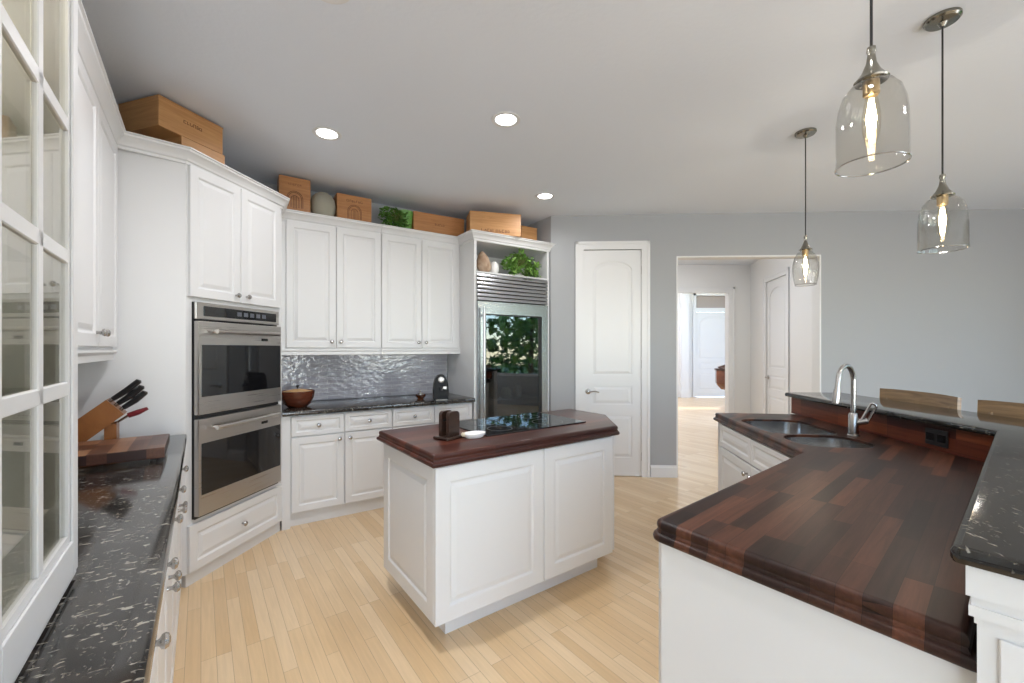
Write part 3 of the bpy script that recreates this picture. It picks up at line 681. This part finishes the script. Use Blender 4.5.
# faucet
fp = Vector((1.868, 2.325)); fd = Vector((-.87, -.49)).normalized()
e = thing('faucet', 'brushed steel gooseneck kitchen faucet standing behind the sink', 'faucet', (fp.x, fp.y, .9145))
b = MB(); b.lathe([(.030, 0), (.030, .006), (.024, .010), (.0225, .115), (.018, .125)], (0, 0, 0), 20); b.build('base', 'nickel', e, True)
arc = [(0, 0, .12), (0, 0, .22), (0, 0, .30)]; rr = .085
for k in range(1, 13): a = math.pi * k / 12 * .94; arc.append((fd.x * rr * (1 - math.cos(a)), fd.y * rr * (1 - math.cos(a)), .30 + rr * math.sin(a)))
tip = Vector(arc[-1]); tip2 = tip + Vector((fd.x * .012, fd.y * .012, -.055))
b = MB(); b.tube(arc + [tuple(tip2)], .0125, 14); b.build('spout', 'nickel', e, True)
b = MB(); b.tube([tuple(tip2), tuple(tip2 + Vector((fd.x * .012, fd.y * .012, -.06))), tuple(tip2 + Vector((fd.x * .014, fd.y * .014, -.072)))], [.016, .018, .0165], 14); b.build('spray_head', 'nickel', e, True)
hd_ = Vector((.80, -.60, 0))
b = MB(); b.tube([tuple(hd_ * .015 + Vector((0, 0, .075))), tuple(hd_ * .06 + Vector((0, 0, .088)))], .017, 12)
b.build('valve', 'nickel', e, True)
b = MB(); s0 = hd_ * .045 + Vector((0, 0, .08)); s1 = hd_ * .085 + Vector((0, 0, .175)); sd = Vector((.8, -.2, -.5)) * .015
b.tube([tuple(s0 - sd), tuple(s1 - sd), tuple(s1 + Vector((0, 0, .006)) - sd * .4), tuple(s1 + Vector((0, 0, .006)) + sd * .4), tuple(s1 + sd), tuple(s0 + sd)], .0065, 8); b.build('lever', 'nickel', e, True)
# cabinets under the peninsula
PF = .038
f0 = W1 + AD * 0 + CD * 0
AN = Vector((-AD.y, AD.x))                                    # into the peninsula from the front (A) face is +CD
# front corner of the body, inset from the worktop edges
Cn = Vector((CD.y, -CD.x))                                   # away from the kitchen
c0 = W1 + Cn * .022 + CD * PF
p_end = inter(c0, AD, K0, cbd) - AD * .004
ri = inter(c0, CD, SO + Bx * .04, BD)
def poly_cab(name, label, poly, z0, z1, plinth_in=None):
    e = thing(name, label, 'cabinet', (poly[0][0], poly[0][1], 0))
    MB().prism([(x - poly[0][0], y - poly[0][1]) for x, y in poly], z0, z1).build('carcass', 'white', e)
    return e
# the leg towards the camera
m1 = inter(K, -cbn, c0, CD); sk = K + (K0 - K).normalized() * .02
split = inter(ri, Vector((-CD.y, CD.x)), K0, cbd)
ip = [tuple(c0), tuple(p_end), tuple(split), tuple(ri)]
e = poly_cab('peninsula_cabinet', 'white peninsula cabinet with plain end panel facing the camera', ip, .1, .8545)
pl_ = offs([tuple(Vector(q) - c0) for q in ip], -.05); MB().prism(pl_, 0, .1).build('plinth', 'white', e)
LA = (p_end - c0).length; aA = math.atan2(AD.y, AD.x)
o = MB().box(.004, LA - .002, -.016, 0, .02, .8535, .002).build('end_panel', 'white', e); o.rotation_euler = (0, 0, aA)
# doors on the kitchen side (face looks along -Cn); local x runs from the far end to the near end
LC = (ri - c0).length; aC = math.atan2(-CD.y, -CD.x)
for k in range(2):
    w_ = (LC - .07) / 2; st_ = ri - c0 - CD * (.06 + k * (w_ + .004))
    for nm, z, h in (('drawer', .70, .145), ('door', .115, .58)):
        o = door_mesh(w_ - .004, h).build(nm, 'white', e, loc=(st_.x, st_.y, z)); o.rotation_euler = (0, 0, aC); knob(o, w_ / 2 if nm == 'drawer' else (w_ - .05 if k == 0 else .04), -.02, h / 2 if nm == 'drawer' else h - .06)
# sink leg
q0 = I0 + Bx * .034 + BD * -.02; qa = inter(ri, BD, SO + BD * 1.20, Bx); far0 = SO + Bx * .034 + BD * 1.21
far1 = inter(far0, Bx, KE, bbd) - Bx * .004
near = ri + Vector((0, .004))
e = thing('sink_cabinet', 'white base cabinet under the sink with two doors and knobs', 'cabinet', (far0.x, far0.y, 0), math.atan2(-BD.y, -BD.x))
LS = (far0 - ri).length - .01
MB().box(0, LS, 0, .50, .1, .66).box(0, LS, 0, .05, .66, .8545).box(0, .03, 0, .50, .66, .8545).build('carcass', 'white', e)
MB().box(.02, LS, .05, .48, 0, .1).build('plinth', 'white', e)
x_ = .085; w_ = .53
for k in range(2):
    door(e, x_ + k * (w_ + .006), .69, w_, .155, 0, name='false_drawer')
    door(e, x_ + k * (w_ + .006), .115, w_, .565, 0, w_ - .04 if k == 0 else .04, .505)
# pony wall carrying the bar, walnut upstand, end column
th_ = .14
inn = [K0 - cbd * -.04, barline(oK + .085), barE + bbn * (oK + .085) - bbd * .012]
inn[0] = bar0 + cbn * (oK + .085) + cbd * .06
out = [bar0 + cbn * (oK + .085 + th_) + cbd * .06, barline(oK + .085 + th_), barE + bbn * (oK + .085 + th_) - bbd * .012]
o = MB().prism([tuple(p) for p in inn + out[::-1]], 0, 1.036).build('bar_wall', 'trimw'); tag(o, 'white half-height wall carrying the raised granite bar', 'half wall')
o = MB().prism([tuple(bar0 + cbn * (oK + .002) + cbd * .07), tuple(barline(oK + .002)), tuple(barE + bbn * (oK + .002) - bbd * .03), tuple(barE + bbn * (oK + .044) - bbd * .03), tuple(barline(oK + .044)), tuple(bar0 + cbn * (oK + .044) + cbd * .07)], .915, 1.0365).build('wooden_upstand', 'splash')
tag(o, 'reddish walnut upstand between sink worktop and raised granite bar', 'backsplash')
bo = .415
bp = [tuple(bar0), tuple(bar0 + cbn * bo), tuple(barline(bo)), tuple(barE + bbn * bo), tuple(barE), tuple(barK)]
bpr = fillet(bp, {0: .013, 1: .03, 3: .03, 4: .03}, .02, 5)
gb = [(-.012, 1.037), (-.003, 1.039), (0, 1.045), (0, 1.057), (-.004, 1.064), (-.012, 1.067)]
o = MB().slab(bpr, gb).build('granite_bar_top', 'granitebar', smooth=True)
tag(o, 'raised black granite bar top running behind the sink and faucet', 'bar top')
# end column with capital
e = thing('bar_column', 'white square column with moulded capital under the end of the granite bar', 'column', ((bar0 + cbn * .010).x, (bar0 + cbn * .010).y, 0), math.atan2(cbd.y, cbd.x))
cw = .21
def sq(i): return [(.012 + i, -.010 - i), (.012 + i, -.010 - cw + i), (.012 + .05 + .0 - i * 0, -.010 - cw + i), (.062, -.010 - i)]
b = MB()
def colbox(i, z0, z1): b.box(.010 + i, .058, -.008 - cw + i, -.008 - i, z0, z1)
colbox(0, .988, 1.0365); colbox(.006, .972, .9885); colbox(.003, .955, .9725); colbox(.009, .943, .9555)
b.build('capital', 'white', e)
b = MB(); colbox(.012, .12, .9435); b.build('shaft', 'white', e)
o = MB().box(0, cw - .075, -.005, 0, .17, .93, .002).build('panel', 'white', e, loc=(.0222, -.044, 0)); o.rotation_euler = (0, 0, R(-90))
b = MB(); colbox(0, 0, .1205); b.build('base', 'white', e)
# outlet
uB = KE + (K - KE); dist = None
sp_ = inter(Vector((0, 0)), Vector((atY(937, 1), 1)), barK + bbn * oK, bbd)
e = thing('wall_outlet', 'black power outlet on the reddish walnut upstand right of faucet', 'outlet', (sp_.x, sp_.y, .975), math.atan2(-bbd.y, -bbd.x))
MB().box(-.058, .058, -.005, .001, -.038, .038, .002).build('plate', 'black', e)
b = MB(); b.box(-.05, -.008, -.007, -.005, -.017, .017, .001).box(.008, .05, -.007, -.005, -.017, .017, .001); b.build('socket', 'blackgloss', e)

# ------------------------------------------------------------------ bar stools
def stool(label, loc, rz):
    e = thing('bar_stool', label, 'bar stool', loc, rz, None)       # sitter faces -x ; back at +x
    b = MB(); b.slab(rrect(-.20, .20, -.21, .21, .06, 5), [(-.01, .70), (0, .71), (0, .735), (-.012, .75)]); b.build('seat', 'stool', e, True)
    for sx in (-1, 1):
        for sy in (-1, 1): MB().tube([(.165 * sx, .175 * sy, .70), (.20 * sx, .205 * sy, 0)], [.019, .015], 8).build('leg', 'stool', e, True)
    for z, s in ((.22, .19), (.34, .185)):
        for sy in (-1, 1): MB().tube([(-s, s * sy, z), (s, s * sy, z)], .010, 8).build('stretcher', 'stool', e, True)
    for sx in (-1, 1): MB().tube([(.187 * sx, -.19, .28), (.187 * sx, .19, .28)], .010, 8).build('stretcher', 'stool', e, True)
    for sy in (-1, 1): MB().tube([(.17, .19 * sy, .74), (.205, .215 * sy, 1.0), (.215, .22 * sy, 1.06)], [.016, .013, .011], 8).build('back_post', 'stool', e, True)
    b = MB(); n = 12; rs = []
    for k in range(n + 1):
        y = -.275 + .55 * k / n; bow = .035 * (1 - (y / .275) ** 2)
        x = .195 + bow; z0, z1 = 1.03, 1.124 - .004 * (abs(y) / .275) ** 3
        rs.append([(x, y, z0), (x + .022, y, z0 + .004), (x + .024, y, z1 - .004), (x + .004, y, z1)])
    b.rings(rs); b.build('back_rail', 'stool', e, True)
    b = MB(); b.tube([(.19, -.19, .87), (.235, 0, .88), (.19, .19, .87)], .010, 8); b.build('back_rung', 'stool', e, True)
    return e
sa = math.atan2(bbd.y, bbd.x) - R(90)
def stool_at(pl_, label):
    p = inter(Vector((0, 0)), Vector((atY(pl_, 1), 1)), barK + bbn * (bo + .10), bbd) - bbd * .275
    c = p - bbn * .2; return stool(label, (c.x, c.y, 0), sa)
stool_at(880, 'wooden bar stool behind the raised bar, nearer the hall opening')
stool_at(978, 'wooden bar stool behind the raised bar, cut by the right picture edge')

# ------------------------------------------------------------------ pendants and downlights
def pendant(label, x, y, zb, rmax, goblet=False):
    e = thing('pendant_light', label, 'pendant lamp', (x, y, CEIL), 0, None)
    b = MB(); b.lathe([(.062, -.0005), (.062, -.012), (.055, -.020), (.018, -.024), (.008, -.04), (0, -.04)], (0, 0, 0), 28); b.build('canopy', 'bronze', e, True)
    zt_ = zb + .325 - CEIL
    b = MB(); b.tube([(0, 0, -.03), (.001, .001, (zt_ - .03) / 2), (0, 0, zt_)], .0035, 8); b.build('cord', 'black', e, True)
    b = MB(); b.lathe([(.004, zt_ + .008), (.010, zt_ + .004), (.011, zt_ - .008), (.0085, zt_ - .014), (.012, zt_ - .04), (.022, zt_ - .065), (.034, zt_ - .082), (.040, zt_ - .088), (.038, zt_ - .092), (.02, zt_ - .092)], (0, 0, 0), 24); b.build('cap', 'bronze', e, True)
    b = MB(); b.lathe([(.019, zt_ - .09), (.019, zt_ - .128), (.015, zt_ - .132)], (0, 0, 0), 18); b.build('socket', mat('brass_socket', (.45, .33, .18), .3, 1), e, True)
    hh = .232; z0 = zb - CEIL
    if goblet: pr = [(.036, 1), (.058, .93), (.078, .80), (.090, .62), (.094, .45), (.090, .25), (.082, .1), (.076, 0)]
    else: pr = [(.036, 1), (.060, .95), (.078, .86), (.089, .72), (.094, .55), (.095, .3), (.0945, .1), (.096, 0)]
    pr = [(r * rmax / .095, z0 + hh * t) for r, t in pr]
    b = MB(); b.lathe(pr + [(r - .0025, z + .0002) for r, z in reversed(pr)], (0, 0, 0), 40, cap0=False, cap1=False); b.build('shade', 'shade', e, True, sharp=60)
    r0_ = pr[-1][0]; b = MB(); b.lathe([(r0_ + .0022 * math.cos(a), z0 + .0022 * math.sin(a)) for a in [math.pi * 2 * q / 8 for q in range(9)]], (0, 0, 0), 40, cap0=False, cap1=False); b.build('rim', 'rim', e, True)
    b = MB(); b.lathe([(.012, zt_ - .132), (.016, zt_ - .15), (.021, zt_ - .19), (.020, zt_ - .23), (.012, zt_ - .265), (.002, zt_ - .285)], (0, 0, 0), 18, cap0=False); bu = b.build('bulb', 'bulbglass', e, True)
    b = MB()
    for k in range(6):
        a = 2 * math.pi * k / 6; b.tube([(.004 * math.cos(a), .004 * math.sin(a), zt_ - .14), (.011 * math.cos(a + .5), .011 * math.sin(a + .5), zt_ - .195), (.004 * math.cos(a + 1), .004 * math.sin(a + 1), zt_ - .262)], .0016, 5)
    b.build('filament', 'fil', bu, True)
    light('pendant_glow', 'POINT', (x, y, zt_ - .2 + CEIL), 4, .004, None, (1, .93, .85))
    return e
zb = 1.829
pendant('clear glass pendant lamp nearest the camera, cord running out of frame', 1.006, 1.19, 1.905, .080)
Yp = (CEIL - H) * F / 331; pendant('clear glass bell pendant lamp with round canopy at upper right', atY(942.5, Yp), Yp, zb, .082)
Yp = (CEIL - H) * F / 217; pendant('farthest and smallest-looking clear glass pendant, in front of the hall opening', atY(805.5, Yp), Yp, zb - .008, .077, True)
for px, py, lb in ((327, 133.5, 'recessed ceiling downlight above the oven tower'), (506, 119.5, 'recessed ceiling downlight at the middle of the ceiling'), (545, 196, 'recessed ceiling downlight in front of the fridge tower'), (328, -15, 'recessed ceiling downlight cut off by the top picture edge')):
    Y = (CEIL - H) * F / (HY - py); X = atY(px, Y)
    e = thing('downlight', lb, 'recessed light', (X, Y, CEIL))
    b = MB(); b.lathe([(.093, -.0005), (.092, -.004), (.072, -.006), (.066, -.003), (.066, -.0006)], (0, 0, 0), 32, cap0=False, cap1=False); b.build('trim_ring', 'trimw', e, True)
    MB().lathe([(.066, -.002), (.06, -.0035), (0, -.0035)], (0, 0, 0), 28, cap0=False).build('lens', 'lens', e, True)
    light('downlight_lamp', 'AREA', (X, Y, CEIL - .012), 14 if py < 50 else 4, .12, (X, Y, 0), (.97, .965, 1), spread=R(160))

# ------------------------------------------------------------------ things on the left worktop
e = thing('cutting_board', 'thick checkered wooden chopping board on the left granite worktop', 'cutting board', (*Lp(-.655, .065), LT + .0005), RL)
for x in (.03, .34):
    for y in (.04, .44): MB().lathe([(.012, 0), (.012, .006)], (x, y, 0), 10).build('foot', 'black', e)
MB().box(0, .375, 0, .49, .006, .052, .004, 2).build('board', 'board', e)
kb = thing('knife_block', 'slanted wooden knife block behind the chopping board by the oven tower', 'knife block', (*Lp(-.255, .315), LT + .0005), RL)
th0 = R(41); ux, uz = math.cos(th0), math.sin(th0)          # slope direction in (-y, z)
def kbp(s, t): return (-(s * ux - t * uz) , .012 + s * uz + t * ux)   # (y,z): s along slope, t across
qd = [kbp(.0, .0), kbp(.23, .0), kbp(.23, .10), kbp(0, .10)]
b = MB(); b.rings([[(x, y + .10, z) for y, z in qd] for x in (0, .115)]); b.build('body', 'block', kb)
b = MB(); b.box(.012, .103, -.045, .0, 0, .118).build('foot', 'block', kb); MB().box(.0, .115, .02, .16, 0, .0125).build('base', 'block', kb)
kL, kN = 0, ['black-handled knife in the block, top row, nearer the camera', 'black-handled knife in the block, top row, nearer the tower', 'black-handled knife in the block, middle row, nearer the camera', 'black-handled knife in the block, middle row, nearer the tower', 'black-handled knife in the block, lowest row, nearer the camera', 'black-handled knife in the block, lowest row, nearer the tower']
for i in range(6):
    x = .03 + .055 * (i % 2); t = .086 - .030 * (i // 2); L = .130 - .010 * (i // 2) - .012 * (i % 2)
    y0, z0 = kbp(.21, t); y1, z1 = kbp(.232, t); y2, z2 = kbp(.245, t); y3, z3 = kbp(.245 + L, t)
    w0 = Vector(Lp(-.255 + x, .315))
    e = thing('knife', kN[i], 'knife', (w0.x, w0.y, LT + .0005), RL, None)
    b = MB(); b.tube([(0, y0 + .1, z0), (0, y2 + .1, z2)], [.0075, .009], 8); b.build('bolster', 'nickel', e, True)
    ym, zm = kbp(.245 + L * .5, t - .004)
    b = MB(); b.tube([(0, y2 + .1, z2), (0, ym + .1, zm), (0, y3 + .1, z3), (0, kbp(.25 + L, t + .002)[0] + .1, kbp(.25 + L, t + .002)[1])], [.0115, .0150, .0135, .007], 8); b.build('handle', 'black', e, True)
w0 = Vector(Lp(-.255 + .055, .315))
e = thing('kitchen_shears', 'dark red handled utensil below the black knives in the block', 'utensil', (w0.x, w0.y, LT + .0005), RL)
b = MB(); a0, a1 = kbp(.232, -.012), kbp(.325, -.020); b.tube([(0, a0[0] + .1, a0[1] - .006), (0, (a0[0] + a1[0]) / 2 + .1, (a0[1] + a1[1]) / 2 - .02), (0, a1[0] + .1, a1[1] - .03)], [.013, .014, .008], 8); b.build('handle', 'red', e, True)
b = MB(); a2 = kbp(.16, -.006); b.tube([(0, a2[0] + .1, a2[1] - .006), (0, a0[0] + .1, a0[1] - .006)], .006, 6); b.build('blade', 'nickel', e, True)

# ------------------------------------------------------------------ things on the back worktop
p = gp(297.5, 407, .914)
e = thing('wooden_bowl', 'reddish-brown round bowl with pale lid on the back worktop', 'bowl', (*p, .9145))
b = MB(); b.lathe([(.065, 0), (.072, .004), (.10, .03), (.122, .075), (.132, .132), (.128, .134), (.117, .08), (.09, .03), (0, .02)], (0, 0, 0), 32); b.build('bowl', 'bowl', e, True)
b = MB(); b.lathe([(.124, .118), (.118, .126), (.06, .142), (.02, .148), (0, .149)], (.0, 0, 0), 28, cap0=True); b.build('lid', 'tan', e, True)
b = MB(); b.lathe([(.007, .146), (.006, .160), (.012, .168), (.010, .178), (0, .181)], (0, 0, 0), 14); b.build('knob', 'blackgloss', e, True)
p = Vector(gp(440.5, 401.5, .914))
e = thing('coffee_machine', 'small black capsule coffee machine on the back worktop', 'coffee machine', (p.x, p.y, .9145), R(16))
hw = .067
out_ = [(-hw, .02), (-hw * 1.05, .10), (-hw * .95, .17), (-hw * .7, .215), (-hw * .35, .245), (0, .252), (hw * .35, .245), (hw * .7, .215), (hw * .95, .17), (hw * 1.05, .10), (hw, .02)]
b = MB(); b.rings([[(x * s, y, (z - .02) * s2 + .02) for x, z in out_] for y, s, s2 in ((.11, .80, .9), (.10, .9, .95), (-.02, 1, 1), (-.05, .97, .985), (-.055, .9, .96))]); b.build('body', 'machine', e, True)
MB().box(-.058, .058, -.11, .10, 0, .022, .006).build('base', 'black', e)
b = MB(); b.lathe([(.026, -.056), (.026, -.066), (.016, -.068), (.014, -.060)], (0, 0, .20), 22, 'y'); b.build('ring', 'steel', e, True)
b = MB(); b.tube([(0, -.05, .13), (0, -.085, .128), (0, -.088, .112)], .012, 10); b.build('spout', 'black', e, True)
MB().box(-.05, .05, -.105, -.05, .022, .028).build('drip_tray', 'steel', e)
MB().box(.018, .046, -.058, -.055, .118, .138).build('badge', 'steel', e)
p = gp(420.5, 399.5, .914)
e = thing('sugar_bowl', 'small silver-lidded jar standing beside the black coffee machine', 'jar', (*p, .9145))
b = MB(); b.lathe([(.03, 0), (.034, .004), (.026, .012), (.045, .032), (.052, .045), (.048, .046), (.04, .03), (0, .02)], (0, 0, 0), 24); b.build('bowl', 'amber', e, True)
b = MB(); b.lathe([(.030, .044), (.028, .056), (.014, .066), (.005, .069), (.005, .074), (.010, .080), (.007, .087), (0, .089)], (0, 0, 0), 20); b.build('lid', 'steel', e, True)

# ------------------------------------------------------------------ crates, jar and plants on top of the cabinets
FONT = bpy.data.fonts.load('<builtin>') if False else None
def stamp_row(w, h, seed):
    """a row of worn, unreadable stamped strokes"""
    rnd = random.Random(seed); b = MB(); x = -w / 2
    while x < w / 2:
        k = rnd.uniform(.45, .8) * h; hh = h * rnd.choice((1, .72, .72, .85)); t = h * .13
        b.box(x, x + t, -.0008, .0006, 0, hh)
        if rnd.random() < .7: b.box(x + t, x + k, -.0008, .0006, hh - t, hh)
        if rnd.random() < .6: b.box(x + t, x + k, -.0008, .0006, 0, t)
        if rnd.random() < .5: b.box(x + k - t, x + k, -.0008, .0006, 0, hh * rnd.uniform(.5, 1))
        x += k + h * .28
    return b
def crate(label, loc, rz, w, d, h, m='crate', lid=True, arch=False, text=None, tz=.5, ts=.03):
    e = thing('wooden_crate', label, 'crate', loc, rz, None)
    b = MB(); t = .012
    b.box(0, w, 0, t, 0, h, .0015).box(0, w, d - t, d, 0, h, .0015).box(0, t, t, d - t, 0, h).box(w - t, w, t, d - t, 0, h).box(t, w - t, t, d - t, 0, t); b.build('body', m, e)
    if lid: MB().box(-.002, w + .002, -.002, d + .002, h, h + .009, .0015).build('lid', m, e)
    if arch:
        b = MB()
        for r, z_ in ((.060, .38), (.050, .38), (.030, .36)):
            pts = [(w / 2 + r * math.cos(a), -.0005, h * z_ + r * 1.05 * math.sin(a)) for a in [math.pi * k / 16 for k in range(17)]]
            b.tube([(w / 2 + r, -.0005, h * .12)] + pts + [(w / 2 - r, -.0005, h * .12)], .0022, 5)
        for x in (-.012, 0, .012): b.tube([(w / 2 + x, -.0005, h * .1), (w / 2 + x, -.0005, h * .45)], .002, 5)
        b.build('stamp', 'ink', e)
    if text: stamp_row(text, ts, int(w * 1000)).build('stamp', 'ink', e, loc=(w / 2, -.0004, h * tz))
    return e
ZT = CT + .0005
def bcrate(px0, px1, q, h, label, **k):
    r0, r1 = (px0 - CX) / F, (px1 - CX) / F
    f = lambda r: q * (-IB.x + r * IB.y) / (EB.x - r * EB.y)
    p0, p1 = f(r0), f(r1); rz = k.pop('turn', 0); d = k.pop('d', .2)
    return crate(label, (*Bp(p0, q), ZT), RB + rz, p1 - p0, d, h, **k)
# two stacked on the oven tower
rz_ = RT - R(4)
crate('shallow wooden crate lying under the long crate on the oven tower', (-1.964, 2.525, ZT), rz_ - R(4), .275, .26, .112, 'crate2', lid=False)
crate('long wooden crate with small lettering, topmost on the oven tower', (-2.0, 2.405, ZT + .1125), rz_ - R(4), .385, .33, .165, 'crate2', text=.11, tz=.5, ts=.020)
bcrate(279, 310.5, 3.99, .288, 'upright wooden crate with arched emblem beside the round stone jar', d=.17, arch=True, text=.10, tz=.76, ts=.018, lid=False)
bcrate(337, 371.5, 4.02, .240, 'square wooden crate between the stone jar and the trailing plant', d=.2, arch=True, text=.14, tz=.74, ts=.024, lid=False)
bcrate(413.5, 463, 4.05, .205, 'wide low wooden crate left of the fridge tower, right of the plant', d=.2, text=.10, tz=.5, ts=.022, turn=R(-3))
bcrate(470, 514, 3.76, .215, 'widest pale wooden crate on top of the fridge tower', d=.25, m='crate2', text=.30, tz=.12, ts=.034, turn=R(-19))
bcrate(521.5, 537, 3.84, .195, 'small wooden crate at the right end of the fridge tower', d=.22, m='crate2')
r_ = (323 - CX) / F; q_ = 4.07; p_ = q_ * (-IB.x + r_ * IB.y) / (EB.x - r_ * EB.y)
e = thing('stone_jar', 'rounded greenish-grey stone jar between two crates on wall cabinets', 'jar', (*Bp(p_, q_), ZT))
b = MB(); b.lathe([(.05, 0), (.075, .01), (.100, .06), (.104, .12), (.094, .17), (.07, .205), (.048, .214), (.047, .222), (.036, .222), (.034, .20)], (0, 0, 0), 28); b.build('body', 'stone', e, True)
def leaf(b, c, d, up, L, wd):
    d = d.normalized(); s = d.cross(up).normalized(); u = s.cross(d)
    P = [c, c + d * L * .35 + s * wd * .5 + u * .08 * L, c + d * L * .75 + s * wd * .38 + u * .02 * L, c + d * L - u * .12 * L, c + d * L * .75 - s * wd * .38 + u * .02 * L, c + d * L * .35 - s * wd * .5 + u * .08 * L, c + d * L * .5 - u * .02 * L]
    v = [b.v(p) for p in P]
    for i in range(6): b.f((v[i], v[(i + 1) % 6], v[6]))
def foliage(b, st, origin, ex, n, L, seed, droop=.5):
    rnd = random.Random(seed)
    for k in range(n):
        a = rnd.uniform(0, 2 * math.pi); t = rnd.random() ** .6
        tgt = Vector((math.cos(a) * ex[0] * t, math.sin(a) * ex[1] * t, ex[2] * rnd.uniform(-.25, 1) * (1.1 - .5 * t)))
        mid = tgt * .5 + Vector((0, 0, ex[2] * .5)); o = Vector(origin)
        if k % 3 == 0: st.tube([tuple(o), tuple(o + mid), tuple(o + tgt)], [.003, .0025, .0015], 5)
        c = o + tgt
        for j in range(rnd.randint(2, 4)):
            d = Vector((rnd.uniform(-1, 1), rnd.uniform(-1, 1), rnd.uniform(-.7, .8))); leaf(b, c, d, Vector((rnd.uniform(-.3, .3), rnd.uniform(-.3, .3), 1)), L * rnd.uniform(.7, 1.2), L * rnd.uniform(.55, .8))
r_ = (402 - CX) / F; q_ = 4.08; p_ = q_ * (-IB.x + r_ * IB.y) / (EB.x - r_ * EB.y)
e = thing('potted_plant', 'trailing green plant in a bright green pot on the wall cabinets', 'plant', (*Bp(p_, q_), ZT), RB)
b = MB(); b.lathe([(.055, 0), (.062, .006), (.082, .17), (.087, .205), (.082, .207), (.073, .19)], (.04, .04, 0), 24); b.build('pot', 'pot', e, True)
b = MB(); st = MB(); foliage(b, st, (-.085, -.03, .06), (.14, .06, .16), 110, .04, 3); b.build('foliage', 'leaf', e); st.build('stems', 'stem', e)
# niche of the fridge tower
pn = Bp(FP0 + .625, FQ + .10)
e = thing('potted_plant', 'leafy green ivy plant in the niche above the fridge grille', 'plant', (*pn, 2.1625), RB)
b = MB(); b.lathe([(.05, 0), (.056, .004), (.068, .085), (.072, .10), (.066, .10), (.06, .09)], (0, .02, 0), 22); b.build('pot', 'white2', e, True)
b = MB(); st = MB(); foliage(b, st, (-.01, -.03, .055), (.225, .115, .20), 190, .054, 5); b.build('foliage', 'leaf2', e); st.build('stems', 'stem', e)
pn = Bp(FP0 + .185, FQ + .12)
o = MB(); o.sphere((0, 0, .112), .115, 3, (.78, .6, 1.0), .02); 
for v in o.bm.verts:
    k = 1 - .45 * max(0, (v.co.z - .06) / .14); v.co.x = v.co.x * k - .02 * max(0, v.co.z - .06) / .1; v.co.z = max(0, v.co.z)
o = o.build('mineral_stone', 'rock', None, True, (*pn, 2.1625)); o.rotation_euler = (0, 0, RB); tag(o, 'brown and white pointed stone in the niche above the fridge', 'stone')
pn = Bp(FP0 + .325, FQ + .16); b = MB(); b.sphere((0, 0, .075), .085, 3, (.6, .6, .92), .03)
for v in b.bm.verts: v.co.z = max(0, v.co.z)
o = b.build('mineral_stone', 'white2', None, True, (*pn, 2.1625)); tag(o, 'smaller white rough stone beside the brown one in the niche', 'stone')

# ------------------------------------------------------------------ piano glimpsed in the front room
e = thing('piano', 'brown wooden piano glimpsed through the hall opening', 'piano', (4.55, 9.3, 0), R(10))
ol = [(-.10, -.35), (.5, -.75), (1.4, -.75), (1.45, .75), (.6, .75), (.35, .2), (-.05, .1), (-.16, -.1)]
ol = [(x, y) for x, y in ol]
b = MB(); f_ = fillet(ol, {0: .12, 6: .1, 7: .1}, .1, 5); b.rings([[(x, y, z) for x, y in offs(f_, o_)] for o_, z in ((-.10, .52), (-.03, .60), (0, .66), (0, .93))]); b.build('body', 'piano', e)
b = MB(); b.prism(fillet(offs(ol, .015), {0: .12, 6: .1, 7: .1}, .1, 5), .93, .965)
b.build('lid', 'dark', e)
for x, y in ((.16, -.15), (1.25, -.55), (1.25, .55)): MB().lathe([(.035, 0), (.045, .02), (.04, .1), (.05, .35), (.06, .525)], (x, y, 0), 14).build('leg', 'piano', e, True)
b = MB(); b.rings([[(x, -.25, .965), (x, -.1, .965), (x, -.02, z), (x, -.06, z)] for x, z in ((-.08, 1.0), (.5, 1.16))]); b.build('music_stand', 'dark', e)

# ------------------------------------------------------------------ garden seen in the reflections
b = MB(); b.prism([(5.9, -14), (30, -14), (30, 14), (5.9, 14)], -.12, -.06); struct(b.build('ground', 'grass'))
def tree(label, x, y, h, r, seed, m):
    rnd = random.Random(seed); e = thing('garden_tree', label, 'tree', (x, y, -.06))
    b = MB(); b.tube([(0, 0, 0), (.1, 0, h * .3), (0, .1, h * .7)], [.12, .09, .04], 8); b.build('trunk', 'bark', e, True)
    b = MB()
    for k in range(520):
        a, c = rnd.uniform(0, 6.28), rnd.uniform(-1, 1); t = rnd.random() ** .4 * r; s = math.sqrt(1 - c * c)
        p = Vector((t * s * math.cos(a), t * s * math.sin(a), h * .58 + t * c * h * .42 / r))
        leaf(b, p, Vector((rnd.uniform(-1, 1), rnd.uniform(-1, 1), rnd.uniform(-1, .4))), Vector((0, .2, 1)), .34, .2)
    b.build('crown', m, e)
tree('dense garden tree outside the right window, mirrored in the fridge door', 9.6, 1.0, 4.2, 1.5, 1, 'leaf2')
tree('darker garden tree outside, to the left of the mirrored gap', 8.9, -2.1, 3.4, 1.2, 2, 'leaf')
tree('broad garden tree farther outside the right window', 12.9, 3.5, 5.0, 1.9, 3, 'leaf2')

rnd_ = random.Random(11); b = MB()
for k in range(1500):
    leaf(b, Vector((rnd_.uniform(-.5, .5), rnd_.uniform(-5, 5), rnd_.uniform(.02, 3.3) - .4 * rnd_.random())), Vector((rnd_.uniform(-1, .2), rnd_.uniform(-1, 1), rnd_.uniform(-1, .5))), Vector((0, .2, 1)), .42, .3)
o = b.build('garden_hedge', 'leaf', None, False, (15.5, 1.5, .1)); tag(o, 'tall green hedge at the back of the garden outside the right window', 'hedge')
